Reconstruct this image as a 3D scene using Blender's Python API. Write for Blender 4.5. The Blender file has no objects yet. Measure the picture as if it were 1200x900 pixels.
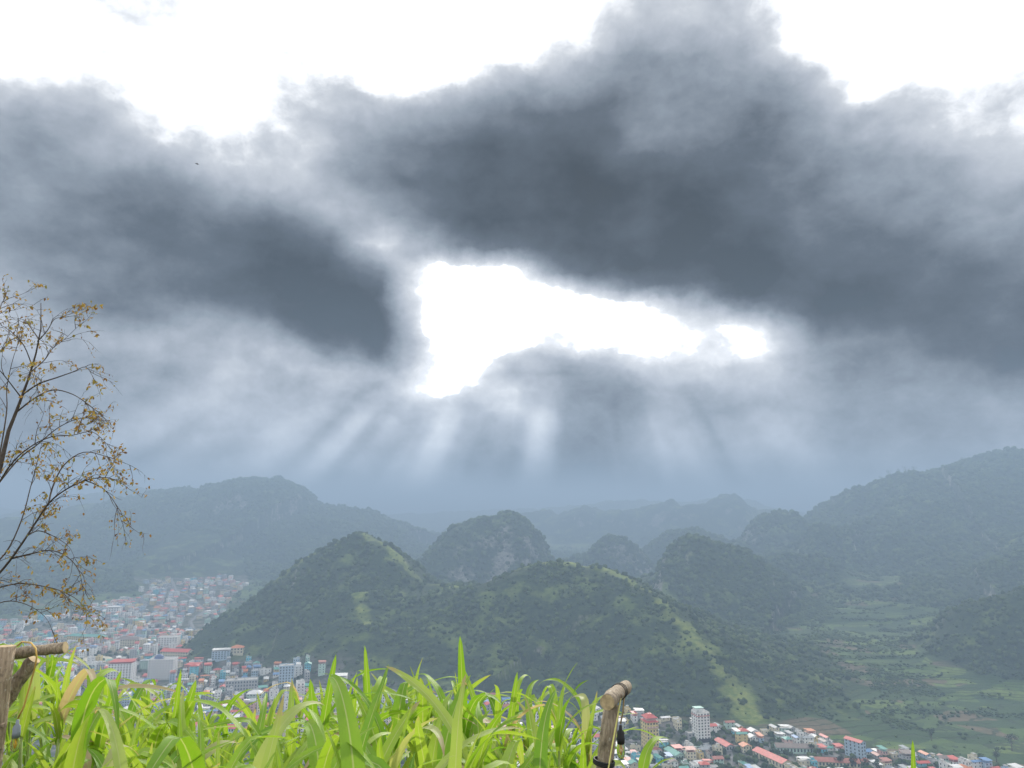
import bpy, math, random
import numpy as np
from mathutils import Vector, Matrix
random.seed(7)
R = math.radians
C = bpy.context.scene.collection
sc = bpy.context.scene

# ------------------------------------------------------------------ camera
ZC = 260.0                      # eye height above the valley floor
F = 867.0                       # focal length in photo pixels (1200 wide)
PITCH = R(9.82)
cd = bpy.data.cameras.new('camera'); cam = bpy.data.objects.new('camera', cd); C.objects.link(cam)
cam.location = (0, 0, ZC); cam.rotation_euler = (math.pi/2 + PITCH, 0, 0)
cd.sensor_width = 36; cd.lens = 36*F/1200; cd.clip_start = 0.05; cd.clip_end = 40000
sc.camera = cam
cp, sp = math.cos(PITCH), math.sin(PITCH)

def pdir(px, py):
    a = (px-600)/F; b = (450-py)/F
    return np.array([a, cp - b*sp, sp + b*cp])
def at(px, py, Y):
    d = pdir(px, py); t = Y/d[1]
    return np.array([d[0]*t, Y, ZC + d[2]*t])
def proj(x, y, z):
    z = z-ZC
    d = y*cp + z*sp; u = -y*sp + z*cp
    return 600 + F*x/d, 450 - F*u/d

# ------------------------------------------------------------------ light
SUN_EL, SUN_AZ = R(27), R(8)    # azimuth from +Y towards +X: the sun stands ahead, behind the cloud
sd = bpy.data.lights.new('sun', 'SUN'); sun = bpy.data.objects.new('sun', sd); C.objects.link(sun)
sd.energy = 4.6; sd.angle = R(2.5); sd.color = (1.0, 0.94, 0.84)
svec = Vector((math.sin(SUN_AZ)*math.cos(SUN_EL), math.cos(SUN_AZ)*math.cos(SUN_EL), math.sin(SUN_EL)))
sun.rotation_euler = svec.to_track_quat('Z', 'Y').to_euler()
sun.location = (0, 0, 900)

vs = sc.view_settings
vs.view_transform = 'Standard'; vs.look = 'None'; vs.gamma = 1; vs.use_curve_mapping = False
vs.exposure = 0.0
sc.render.film_transparent = False
cy = sc.cycles
cy.max_bounces = 5; cy.diffuse_bounces = 2; cy.glossy_bounces = 2; cy.transmission_bounces = 3
cy.transparent_max_bounces = 6; cy.volume_bounces = 0
cy.use_denoising = True
try: cy.denoiser = 'OPENIMAGEDENOISE'; cy.denoising_prefilter = 'ACCURATE'
except Exception: pass
cy.sample_clamp_indirect = 4

# ------------------------------------------------------------------ world: sky with a broken cloud deck, laid out by compass direction and elevation
XS = list(range(0, 1201, 50))
SKY = {   # brightness (0..255) read by eye, every 50 columns
 -30: [255,255,215,255,255,255,255,255,255,255,255,255,255,255,250,215,195,200,225,255,255,255,255,255,255],
   0: [255,250,205,250,255,255,255,255,255,255,255,255,255,255,240,195,178,180,196,245,255,255,255,255,255],
  45: [255,255,218,250,255,255,255,255,255,255,255,255,255,240,205,178,168,170,180,240,255,255,255,255,255],
  75: [215,235,215,252,255,252,205,205,238,243,240,235,215,190,165,155,155,155,155,205,255,255,255,255,255],
 100: [180,180,205,250,255,255,225,190,205,205,195,180,165,148,138,140,148,148,140,160,235,255,255,255,255],
 130: [150,150,165,210,250,255,250,215,182,165,148,128,116,112,118,130,142,142,136,145,182,215,205,172,225],
 160: [140,140,143,165,200,228,215,190,162,138,113, 92, 88, 95,105,125,132,132,130,140,152,160,160,160,190],
 200: [138,135,130,130,150,185,198,172,145,110, 88, 78,100, 92, 80, 93,105,110,118,128,135,140,148,150,165],
 240: [135,134,130,116,110,114,135,158,165,105, 80, 74, 80, 80, 76, 80, 78, 84, 95,110,120,130,135,145,155],
 280: [136,136,130,120,108, 95, 90, 96,125,215,140, 92, 86, 80, 78, 78, 74, 74, 80, 90,105,115,125,130,140],
 300: [142,142,134,124,112, 98, 86, 84, 95,165,200,135,120, 88, 82, 78, 74, 74, 77, 84, 96,106,116,122,132],
 320: [160,150,140,128,118,104, 86, 80, 80, 95,250,250,235,130, 92, 86, 80, 78, 76, 80, 88, 96,104,112,122],
 340: [172,157,146,136,124,110, 90, 80, 74, 84,255,255,255,240,165,125,105, 84, 78, 80, 84, 90, 96,105,116],
 360: [170,166,150,142,142,134,105, 84, 74, 76,255,255,255,255,255,240,200,135, 90, 84, 86, 88, 94,100,110],
 385: [162,162,152,152,162,165,150,110, 82, 76,250,255,255,255,255,255,255,255,205,120,105, 98, 98,100,110],
 405: [160,160,155,160,168,178,185,155,100, 82,235,255,225,205,225,250,255,255,235,155,132,116,106,105,113],
 425: [160,160,156,165,171,181,188,195,180,140,235,255,158,150,160,192,195,200,190,165,150,140,130,126,126],
 445: [160,160,158,165,174,182,188,200,210,190,240,245,155,150,156,172,178,175,170,165,158,150,142,138,138],
 465: [160,160,158,165,174,180,180,185,185,185,205,190,236,150,150,158,163,165,165,165,160,155,150,146,146],
 490: [160,160,158,160,166,171,172,174,174,172,172,174,206,156,150,155,157,160,161,161,160,158,155,152,150],
 530: [152,150,150,148,151,156,165,172,176,178,176,170,165,158,155,153,155,155,152,156,158,156,154,152,150],
 570: [145,145,146,148,154,158,160,162,165,168,166,160,150,145,140,138,138,137,140,150,152,150,148,146,144],
 605: [138,138,140,144,148,150,150,150,152,154,152,146,140,136,132,130,130,130,132,138,140,140,138,136,134],
}
ys = sorted(SKY)
G = np.array([SKY[y] for y in ys], float)
def sky_at(px, py):
    px = min(max(px, 0), 1200); py = min(max(py, ys[0]), ys[-1])
    j = max(k for k in range(len(ys)) if ys[k] <= py); j = min(j, len(ys)-2)
    v = (py-ys[j])/(ys[j+1]-ys[j])
    return np.interp(px, XS, G[j])*(1-v) + np.interp(px, XS, G[j+1])*v

w = bpy.data.worlds.new('World'); sc.world = w; w.use_nodes = True
nt = w.node_tree; nt.nodes.clear()
class NB:
    """small helper that writes node graphs"""
    def __init__(s, nt): s.nt = nt
    def n(s, t, **k):
        o = s.nt.nodes.new(t)
        for a, b in k.items(): setattr(o, a, b)
        return o
    def put(s, sock, v):
        if isinstance(v, bpy.types.NodeSocket): s.nt.links.new(v, sock)
        elif v is not None: sock.default_value = v
    def m(s, op, a, b=None, c=None, clamp=False):
        o = s.n('ShaderNodeMath', operation=op); o.use_clamp = clamp
        s.put(o.inputs[0], a); s.put(o.inputs[1], b); s.put(o.inputs[2], c)
        return o.outputs[0]
    def vm(s, op, a, b=None):
        o = s.n('ShaderNodeVectorMath', operation=op); s.put(o.inputs[0], a); s.put(o.inputs[1], b)
        return o.outputs['Value'] if op in ('DOT_PRODUCT', 'LENGTH') else o.outputs[0]
    def mr(s, v, a, b, c=0.0, d=1.0, smooth=True):
        o = s.n('ShaderNodeMapRange'); o.interpolation_type = 'SMOOTHSTEP' if smooth else 'LINEAR'
        s.put(o.inputs[0], v)
        for k, q in zip((1, 2, 3, 4), (a, b, c, d)): s.put(o.inputs[k], q)
        return o.outputs[0]
    def noise(s, vec, scale, detail=4, rough=0.5, col=False, dim='3D'):
        o = s.n('ShaderNodeTexNoise', noise_dimensions=dim); s.put(o.inputs['Vector'], vec)
        o.inputs['Scale'].default_value = scale; o.inputs['Detail'].default_value = detail; o.inputs['Roughness'].default_value = rough
        return o.outputs['Color' if col else 'Fac']
    def ramp(s, v, stops, interp='LINEAR'):
        o = s.n('ShaderNodeValToRGB'); s.put(o.inputs[0], v); cr = o.color_ramp; cr.interpolation = interp
        while len(cr.elements) < len(stops): cr.elements.new(0.5)
        for e, (p, c) in zip(cr.elements, stops):
            e.position = p; e.color = (c, c, c, 1) if isinstance(c, (int, float)) else (*c[:3], 1)
        return o.outputs[0]
    def mix(s, f, a, b, mode='MIX'):
        o = s.n('ShaderNodeMix', data_type='RGBA', blend_type=mode)
        s.put(o.inputs[0], f)
        for k, q in ((6, a), (7, b)):
            s.put(o.inputs[k], (*q, 1) if isinstance(q, tuple) and len(q) == 3 else q)
        return o.outputs[2]
    def xyz(s, x, y, z):
        o = s.n('ShaderNodeCombineXYZ'); s.put(o.inputs[0], x); s.put(o.inputs[1], y); s.put(o.inputs[2], z); return o.outputs[0]
    def sep(s, v):
        o = s.n('ShaderNodeSeparateXYZ'); s.put(o.inputs[0], v); return o.outputs

b = NB(nt)
tc = b.n('ShaderNodeTexCoord').outputs['Generated']
dirn = b.vm('NORMALIZE', tc)
# domain warp: big billows and small ragged edges
w1 = b.vm('SUBTRACT', b.noise(dirn, 5.0, 3, 0.5, True), (0.5, 0.5, 0.5))
w2 = b.vm('SUBTRACT', b.noise(dirn, 22.0, 4, 0.6, True), (0.5, 0.5, 0.5))
def vscale(v, k):
    o = b.n('ShaderNodeVectorMath', operation='SCALE'); b.put(o.inputs[0], v); b.put(o.inputs['Scale'], k); return o.outputs[0]
dw = b.vm('ADD', b.vm('ADD', dirn, vscale(w1, 0.022)), vscale(w2, 0.026))
x, y, z = b.sep(dw)
az = b.m('ARCTAN2', x, y)
rh = b.m('SQRT', b.m('ADD', b.m('MULTIPLY', x, x), b.m('MULTIPLY', y, y)))
el = b.m('ARCTAN2', z, rh)
AZ0 = R(40)
fac = b.m('MULTIPLY_ADD', az, 0.5/AZ0, 0.5, clamp=True)
els = [R(e) for e in (-1, 1.5, 4, 6.2, 7.8, 9.2, 10.5, 11.8, 13.1, 14.4, 15.7, 17, 18.5, 20.3, 22.5, 25, 27.5, 30, 32.5, 35, 38.5)]
azs = np.unique(np.concatenate([np.linspace(-40, 40, 20), np.linspace(-8, 19, 14)])).tolist()
azs = sorted(azs)[:32]
if azs[-1] < 40: azs[-1] = 40
rows = []
for e in els:
    st = []
    for a in azs:
        a_ = R(a)
        d = np.array([math.sin(a_)*math.cos(e), math.cos(a_)*math.cos(e), math.sin(e)])
        px, py = proj(d[0]*1e4, d[1]*1e4, ZC + d[2]*1e4)
        st.append((0.5 + 0.5*a/40, float(sky_at(px, py))/255))
    rows.append(b.ramp(fac, st, 'LINEAR'))
acc = rows[0]
for k in range(1, len(els)):
    acc = b.mix(b.mr(el, els[k-1], els[k], 0, 1, False), acc, rows[k])
L = b.sep(acc)[0]
# out of the photo's part of the sky: broken overcast, brightened as added fill light
xr, yr, zr = b.sep(dirn)
gen = b.m('MULTIPLY_ADD', b.noise(dirn, 2.2, 6, 0.55), 0.8, 0.58)
azr = b.m('ABSOLUTE', b.m('ARCTAN2', xr, yr))
out = b.m('MAXIMUM', b.mr(azr, R(38), R(60)), b.mr(b.m('ARCSINE', zr), R(38.5), R(50)))
L = b.m('ADD', b.m('MULTIPLY', L, b.m('SUBTRACT', 1.0, out)), b.m('MULTIPLY', gen, out))
# ragged and soft cloud detail, strongest at the borders of the cloud
nd = b.m('SUBTRACT', b.noise(b.vm('MULTIPLY', dw, (1, 1, 1.5)), 9.0, 7, 0.56), 0.5)
ns = b.m('SUBTRACT', b.noise(b.vm('MULTIPLY', dirn, (1, 1, 1.6)), 3.6, 5, 0.5), 0.5)
edge = b.mr(L, 0.3, 0.85, 0.16, 0.60)
elr = b.m('ARCSINE', zr)
low = b.mr(elr, R(1), R(11), 0.25, 1.0)
L = b.m('SUBTRACT', L, b.m('MULTIPLY', b.mr(elr, R(13), R(9), 0, 0.075), b.mr(L, 0.85, 0.75)))
L = b.m('ADD', L, b.m('MULTIPLY', b.m('MULTIPLY', nd, edge), low))
L = b.m('ADD', L, b.m('MULTIPLY', b.m('MULTIPLY', ns, 0.30), low))
nq = b.m('SUBTRACT', b.noise(b.vm('MULTIPLY', dirn, (1, 1, 1.4)), 13.0, 5, 0.6), 0.5)
L = b.m('ADD', L, b.m('MULTIPLY', nq, 0.16))
# shafts of light fanning out under the gap, about the sun's own direction
se, sa = SUN_EL, SUN_AZ-R(3)
azq = b.m('ARCTAN2', xr, yr)
dx = b.m('SUBTRACT', azq, sa); dz = b.m('SUBTRACT', se, elr)
ang = b.m('ARCTAN2', dx, dz)
rn = b.noise(b.xyz(b.m('MULTIPLY', ang, 6.5), b.m('MULTIPLY', dz, 0.9), 5.1), 1.0, 2.0, 0.5)
rays = b.mr(rn, 0.34, 0.68, -0.05, 0.13)
rmask = b.m('MULTIPLY', b.mr(elr, R(9.5), R(6.5)), b.m('MULTIPLY', b.mr(b.m('ABSOLUTE', b.m('ADD', ang, 0.22)), 1.15, 0.45), b.mr(elr, R(-1), R(4), 0.35, 1.0)))
L = b.m('ADD', L, b.m('MULTIPLY', rays, rmask))
# display brightness -> scene colour of the cloud
col = b.ramp(L, [(0.0, (0.03, 0.04, 0.055)), (0.22, (0.030, 0.042, 0.056)), (0.30, (0.055, 0.072, 0.094)), (0.42, (0.112, 0.140, 0.178)), (0.55, (0.255, 0.30, 0.36)),
                 (0.66, (0.405, 0.45, 0.52)), (0.78, (0.60, 0.64, 0.70)), (0.90, (0.90, 0.93, 0.98)), (1.0, (1.9, 1.9, 1.9))])
fine = b.m('SUBTRACT', b.noise(dirn, 30.0, 6, 0.6), 0.5)
hi_ = b.mr(elr, R(19), R(25))          # the high gaps have soft edges, the low one is crisp
wm_ = b.mr(b.m('ADD', L, b.m('MULTIPLY', fine, b.m('MULTIPLY_ADD', hi_, -0.2, 0.30))), b.m('MULTIPLY_ADD', hi_, -0.10, 0.85), b.m('MULTIPLY_ADD', hi_, 0.12, 0.97))
col = b.mix(wm_, col, (1.9, 1.9, 1.9))
blue = b.m('MULTIPLY', b.mr(elr, R(12), R(0), 0.0, 0.3), b.m('SUBTRACT', 1.0, wm_))
col = b.mix(blue, col, b.mix(1.0, col, (0.80, 1.0, 1.16), 'MULTIPLY'))
# the valley air in front of the sky adds its own light: take that share out of the sky behind it
HAZE_D, HAZE_A = 0.00040, (0.215, 0.285, 0.37)
T_ = b.m('EXPONENT', b.m('DIVIDE', -HAZE_D*260, b.m('MAXIMUM', zr, 0.09)))
inv = b.m('SUBTRACT', 1.0, T_)
cr_, cg_, cb_ = b.sep(col)
cc3 = [b.m('MAXIMUM', b.m('DIVIDE', b.m('SUBTRACT', c_, b.m('MULTIPLY', inv, a_)), T_), 0.005) for c_, a_ in zip((cr_, cg_, cb_), HAZE_A)]
col = b.mix(b.m('MULTIPLY', b.mr(zr, -0.01, 0.01), b.m('SUBTRACT', 1.0, out)), col, b.xyz(*cc3))
st = b.n('ShaderNodeTexSky'); st.sky_type = 'NISHITA'; st.sun_disc = False
st.sun_elevation = SUN_EL; st.sun_rotation = SUN_AZ; st.air_density = 1.0; st.dust_density = 2.0
cloud = b.mix(1.0, col, (10.0, 10.0, 10.0), 'MULTIPLY')
final = b.mix(0.997, st.outputs[0], cloud)
bg = b.n('ShaderNodeBackground'); nt.links.new(final, bg.inputs[0]); bg.inputs[1].default_value = 0.10
wo = b.n('ShaderNodeOutputWorld'); nt.links.new(bg.outputs[0], wo.inputs[0])
w.cycles.sampling_method = 'MANUAL'; w.cycles.sample_map_resolution = 512

# ------------------------------------------------------------------ helpers
def material(name, color, rough=0.8, var=0.15, scale=3.0, spec=0.25, metallic=0.0, coord='Object', bump=0.0):
    m = bpy.data.materials.new(name); m.use_nodes = True
    n = m.node_tree; q = NB(n); p = n.nodes['Principled BSDF']
    tcn = q.n('ShaderNodeTexCoord').outputs[coord]
    f = q.noise(tcn, scale, 5, 0.6)
    c1 = tuple(min(1, c*(1-var)) for c in color); c2 = tuple(min(1, c*(1+var)) for c in color)
    c = q.mix(q.mr(f, 0.3, 0.7), c1, c2)
    n.links.new(c, p.inputs['Base Color']); p.inputs['Roughness'].default_value = rough
    p.inputs['Specular IOR Level'].default_value = spec; p.inputs['Metallic'].default_value = metallic
    if bump:
        bp = q.n('ShaderNodeBump'); bp.inputs['Strength'].default_value = bump; n.links.new(f, bp.inputs['Height'])
        n.links.new(bp.outputs[0], p.inputs['Normal'])
    return m

def mesh_np(name, verts, faces, mats=(), mat_idx=None, smooth=False):
    """verts Nx3, faces MxK numpy -> mesh"""
    me = bpy.data.meshes.new(name)
    verts = np.asarray(verts, np.float32); faces = np.asarray(faces, np.int32)
    me.vertices.add(len(verts)); me.vertices.foreach_set('co', verts.ravel())
    nf, k = faces.shape
    me.loops.add(nf*k); me.loops.foreach_set('vertex_index', faces.ravel())
    me.polygons.add(nf); me.polygons.foreach_set('loop_start', np.arange(0, nf*k, k, dtype=np.int32))
    for m in mats: me.materials.append(m)
    if mat_idx is not None: me.polygons.foreach_set('material_index', np.asarray(mat_idx, np.int32))
    if smooth: me.polygons.foreach_set('use_smooth', np.ones(nf, bool))
    me.update(calc_edges=True); me.validate()
    return me

class MB:
    """collects boxes, tubes and quads into ONE mesh"""
    def __init__(s): s.v = []; s.f = []; s.mi = []; s.sm = []
    def face(s, idx, mi=0, sm=False): s.f.append(tuple(idx)); s.mi.append(mi); s.sm.append(sm)
    def box(s, x0, x1, y0, y1, z0, z1, mi=0):
        n = len(s.v)
        s.v += [(x0,y0,z0),(x1,y0,z0),(x1,y1,z0),(x0,y1,z0),(x0,y0,z1),(x1,y0,z1),(x1,y1,z1),(x0,y1,z1)]
        for q in ((0,3,2,1),(4,5,6,7),(0,1,5,4),(1,2,6,5),(2,3,7,6),(3,0,4,7)): s.face([n+i for i in q], mi)
    def quad(s, pts, mi=0):
        n = len(s.v); s.v += [tuple(p) for p in pts]; s.face(range(n, n+len(pts)), mi)
    def tube(s, pts, rad, n=8, mi=0, cap=True, rough=0.0, rng=random):
        pts = [Vector(p) for p in pts]; base = len(s.v); up = Vector((0.13, 0.27, 1)).normalized()
        t0 = (pts[1]-pts[0]).normalized(); a = t0.orthogonal().normalized()
        for i, p in enumerate(pts):
            t = (pts[min(i+1, len(pts)-1)]-pts[max(i-1, 0)]).normalized()
            a = (a - t*a.dot(t)).normalized(); c = t.cross(a)
            r = rad[i] if hasattr(rad, '__len__') else rad
            for k in range(n):
                th = 2*math.pi*k/n; rr = r*(1+rough*(rng.random()-.5))
                s.v.append(tuple(p + (a*math.cos(th)+c*math.sin(th))*rr))
        for i in range(len(pts)-1):
            for k in range(n):
                k2 = (k+1) % n
                s.face((base+i*n+k, base+i*n+k2, base+(i+1)*n+k2, base+(i+1)*n+k), mi, True)
        if cap:
            s.face([base+k for k in range(n)][::-1], mi); e = base+(len(pts)-1)*n; s.face([e+k for k in range(n)], mi)
    def lathe(s, prof, c=(0,0,0), n=16, mi=0):
        base = len(s.v)
        for (r, z) in prof:
            for k in range(n):
                th = 2*math.pi*k/n; s.v.append((c[0]+r*math.cos(th), c[1]+r*math.sin(th), c[2]+z))
        for i in range(len(prof)-1):
            for k in range(n):
                k2 = (k+1) % n; s.face((base+i*n+k, base+i*n+k2, base+(i+1)*n+k2, base+(i+1)*n+k), mi, True)
    def build(s, name, mats, parent=None):
        me = bpy.data.meshes.new(name); me.from_pydata(s.v, [], s.f)
        for m in (mats if isinstance(mats, (list, tuple)) else [mats]): me.materials.append(m)
        me.polygons.foreach_set('material_index', s.mi); me.polygons.foreach_set('use_smooth', s.sm); me.update()
        o = bpy.data.objects.new(name, me); C.objects.link(o)
        if parent: o.parent = parent
        return o
def tag(o, label=None, cat=None, group=None, kind=None):
    if label: o['label'] = label
    if cat: o['category'] = cat
    if group: o['group'] = group
    if kind: o['kind'] = kind
    return o
def empty(name, loc, rz=0, label=None, cat=None, group=None):
    o = bpy.data.objects.new(name, None); C.objects.link(o); o.location = loc; o.rotation_euler = (0, 0, rz); o.empty_display_size = .1
    return tag(o, label, cat, group)

# numpy value noise
def _h(ix, iy, seed):
    n = (ix.astype(np.int64)*374761393 + iy.astype(np.int64)*668265263 + seed*2147483647) & 0xffffffff
    n = ((n ^ (n >> 13))*1274126177) & 0xffffffff
    return ((n ^ (n >> 16)) & 0xffff)/65535.0
def vnoise(x, y, s, seed=0):
    x = x/s; y = y/s; ix = np.floor(x); iy = np.floor(y); fx = x-ix; fy = y-iy
    fx = fx*fx*fx*(fx*(fx*6-15)+10); fy = fy*fy*fy*(fy*(fy*6-15)+10)
    a = _h(ix, iy, seed); bb = _h(ix+1, iy, seed); c = _h(ix, iy+1, seed); d = _h(ix+1, iy+1, seed)
    return (a*(1-fx)+bb*fx)*(1-fy) + (c*(1-fx)+d*fx)*fy
def sstep(a, bb, x):
    t = np.clip((x-a)/(bb-a), 0, 1); return t*t*(3-2*t)

# ------------------------------------------------------------------ terrain
# each ridge: polyline of (photo column, row, distance) turned into world crest points; half width, exponent, roughness
RIDGES = [
 ('twin_left',  [(225,752,1480),(262,727,1490),(300,700,1500),(325,678,1510),(352,655,1520),(378,642,1520),(405,628,1520),(425,621,1510),(445,632,1480),(468,650,1450),(492,676,1420),(530,684,1400),(560,688,1370)], 165, 1.45, 1.0),
 ('twin_right', [(560,688,1370),(585,676,1340),(612,665,1320),(640,658,1300),(672,657,1290),(700,661,1270),(730,674,1240),(762,699,1190),(795,734,1120),(830,772,1050),(862,812,985),(890,842,930),(915,872,880)], 185, 1.35, 0.8),
 ('twin_foot',  [(425,690,1330),(428,735,1230)], 75, 1.8, 0.8),
 ('crag',       [(485,668,2150),(503,645,2150),(520,626,2150),(530,617,2150),(545,615,2150),(560,609,2160),(580,611,2160),(597,606,2160),(615,612,2160),(628,624,2160),(640,650,2150),(660,665,2140)], 190, 2.6, 1.6),
 ('left_back',  [(-150,630,3600),(0,612,3600),(70,598,3600),(140,585,3600),(190,577,3600),(215,572,3600),(245,574,3600),(258,566,3600),(285,560,3600),(325,560,3600),(350,567,3600),(372,590,3600),(390,595,3550),(420,600,3500),(450,610,3450),(475,622,3400),(490,640,3400)], 620, 1.8, 1.3),
 ('left_low',   [(-220,690,2300),(-60,665,2300),(20,662,2280),(80,668,2250),(130,684,2200),(165,706,2120)], 190, 1.8, 1.0),
 ('left_far',   [(60,590,5200),(130,575,5200),(165,570,5200),(190,582,5200),(230,600,5200)], 500, 1.7, 1.3),
 ('dome_a',     [(680,650,2450),(695,638,2450),(715,627,2450),(735,630,2450),(752,645,2450),(765,662,2440)], 135, 2.6, 1.2),
 ('dome_b',     [(745,655,2800),(765,635,2800),(785,624,2800),(815,621,2800),(840,628,2800),(860,645,2800)], 150, 2.5, 1.2),
 ('cone_front', [(766,678,1730),(783,650,1720),(796,635,1720),(808,628,1720),(828,631,1720),(845,640,1720),(870,645,1730),(900,668,1720),(935,695,1700),(965,714,1660),(1000,734,1600)], 185, 1.7, 1.2),
 ('cone_second',[(880,668,2050),(900,655,2050),(925,650,2020),(950,660,1960),(980,684,1880),(1010,712,1780)], 120, 2.1, 1.2),
 ('dome_c',     [(868,640,2650),(880,620,2650),(895,609,2650),(912,606,2650),(930,612,2650),(945,636,2650)], 130, 2.6, 1.2),
 ('dome_d',     [(932,650,2280),(948,630,2280),(965,619,2280),(985,618,2280),(1002,632,2280),(1015,652,2260)], 125, 2.6, 1.2),
 ('right_big',  [(915,620,3200),(935,607,3150),(955,596,3100),(975,588,3000),(990,580,2950),(1020,568,2850),(1050,557,2800),(1075,554,2750),(1100,548,2750),(1125,540,2700),(1150,531,2700),(1170,527,2700),(1190,530,2700),(1230,545,2700),(1330,540,2600),(1500,540,2600)], 560, 1.5, 1.4),
 ('right_spur', [(1180,540,2650),(1140,600,2350),(1150,640,2150)], 200, 1.6, 1.2),
 ('right_mid',  [(1085,690,1850),(1110,676,1850),(1140,664,1830),(1170,652,1800),(1200,646,1780),(1260,620,1750),(1400,600,1700)], 210, 1.7, 1.2),
 ('right_near', [(1065,748,1330),(1085,733,1320),(1105,716,1310),(1125,706,1300),(1155,700,1280),(1185,690,1260),(1220,680,1240),(1300,650,1200),(1420,620,1150)], 118, 1.8, 1.1),
 ('right_foot', [(1180,840,1080),(1230,800,1100),(1320,740,1150)], 130, 1.7, 1.0),
 ('far_a',      [(-400,590,7200),(100,597,7200),(300,604,7200),(450,604,7200),(560,598,7200),(640,596,7000),(690,590,6600),(740,584,6500),(780,590,6500),(840,584,6500),(880,588,6500),(920,600,6600),(1000,604,7000),(1250,596,7000),(1700,585,7000)], 700, 1.6, 1.6),
 ('far_b',      [(560,612,4900),(600,604,4700),(635,596,4600),(655,600,4500),(690,588,4400),(705,592,4400),(730,598,4300),(760,590,4300),(785,584,4300),(800,592,4200),(835,588,4200),(860,578,4200),(880,590,4200),(910,600,4200),(940,615,4200)], 250, 1.8, 2.4),
 ('right_knoll', [(1000,712,1650),(1035,697,1720),(1075,682,1800),(1100,672,1850)], 95, 1.7, 1.0),
]
RW = [(nm, np.array([at(*p) for p in pts]), wd, ex, rg) for nm, pts, wd, ex, rg in RIDGES]

WFAC = {'right_big': [.22, .26, .32, .4, .5, .65, .8, .9, 1, 1, 1, 1, 1, 1, 1, 1]}
def base_h(x, y):
    ay = np.maximum(y, 1.0); r = x/ay
    left = 0.030*np.clip(y-1500, 0, 3000)
    right = 0.078*np.clip(y-980, 0, 1750)
    s = sstep(0.20, 0.42, r)
    h = left*(1-s) + right*s
    return h
def near_h(x, y):
    # the camera's own hillside: a ledge, a small field, then a steep drop to the valley
    h = np.where(y < 1, ZC-1.6 + 0.28*(1-y), np.where(y < 6, ZC-1.6-0.27*(y-1), ZC-2.95-0.62*(y-6)))
    return np.minimum(h, ZC+55)
def height(x, y, detail=True):
    x = np.asarray(x, float); y = np.asarray(y, float)
    b0 = base_h(x, y)
    und = (vnoise(x, y, 260, 3)-.5)*16 + (vnoise(x, y, 110, 4)-.5)*9
    b0 = b0 + und*sstep(950, 1500, y)
    # cultivated slopes are cut into terraces
    st_ = 4.6; q_ = b0/st_ + vnoise(x, y, 300, 6)*2; fr = q_-np.floor(q_)
    ter_ = (np.floor(q_) + sstep(.72, 1.0, fr))*st_ - vnoise(x, y, 300, 6)*2*st_
    b0 = b0 + (ter_-b0)*sstep(0.05, .25, x/np.maximum(y, 1))*sstep(930, 1050, y)*.85
    best = b0; mask = np.zeros_like(x)
    wx = x + (vnoise(x, y, 190, 11)-.5)*22; wy = y + (vnoise(x, y, 190, 12)-.5)*50
    rough = np.zeros_like(x); height.crest = np.zeros_like(x)
    for nm, P, wd, ex, rg in RW:
        lo = P[:, :2].min(0)-3.2*wd; hi = P[:, :2].max(0)+3.2*wd
        sel = (wx > lo[0]) & (wx < hi[0]) & (wy > lo[1]) & (wy < hi[1])
        if not sel.any(): continue
        X = wx[sel]; Y = wy[sel]; bd = np.full(X.shape, 1e18); bz = np.zeros(X.shape); bw = np.ones(X.shape); WF = WFAC.get(nm)
        for i in range(len(P)-1):
            ax_, ay_, az_ = P[i]; dx_, dy_, dz_ = P[i+1]-P[i]
            t = np.clip(((X-ax_)*dx_ + (Y-ay_)*dy_)/(dx_*dx_+dy_*dy_), 0, 1)
            d = (X-ax_-t*dx_)**2 + (Y-ay_-t*dy_)**2
            u = d < bd; bw = np.where(u, WF[i]*(1-t)+WF[i+1]*t, bw) if WF else bw; bd = np.where(u, d, bd); bz = np.where(u, az_+t*dz_, bz)
        d = np.sqrt(bd); bb = b0[sel]
        k = 1 + (vnoise(X, Y, 240, 21)-.5)*0.5
        p = np.exp(-(d/(wd*k*bw))**ex)
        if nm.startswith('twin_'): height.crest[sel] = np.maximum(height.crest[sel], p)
        hgt = bb + np.maximum(bz-bb, 0)*p
        cur = best[sel]; kk = 7.0
        m = np.maximum(cur, hgt) + kk*np.log1p(np.exp(-np.abs(cur-hgt)/kk)) - kk*np.log(2)*np.exp(-np.abs(np.maximum(hgt-bb, 0))/15)
        best[sel] = m
        a = sstep(3, 40, hgt-bb); mask[sel] = np.maximum(mask[sel], a)
        rough[sel] = np.maximum(rough[sel], a*rg)
    if detail:
        n = (vnoise(x, y, 170, 31)-.5)*16 + (vnoise(x, y, 75, 32)-.5)*11 + (vnoise(x, y, 34, 33)-.5)*7 + (vnoise(x, y, 15, 34)-.5)*4.5
        g = np.abs(vnoise(x+wx*.3, y, 110, 35)-.5)*2
        far = sstep(400, 900, np.hypot(x, y))
        best = best + rough*(n*(0.55+0.45*sstep(1500, 3600, y)) + (g-.5)*10)
        best = best + (1-mask)*far*((vnoise(x, y, 60, 36)-.5)*1.6)*sstep(900, 1400, y)
    nh = near_h(x, y) + sstep(8, 60, y)*((vnoise(x, y, 30, 41)-.5)*6) + (vnoise(x, y, 1.3, 42)-.5)*0.10
    nearm = (nh > best)
    best = np.maximum(best, nh)
    return best, mask, nearm

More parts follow.
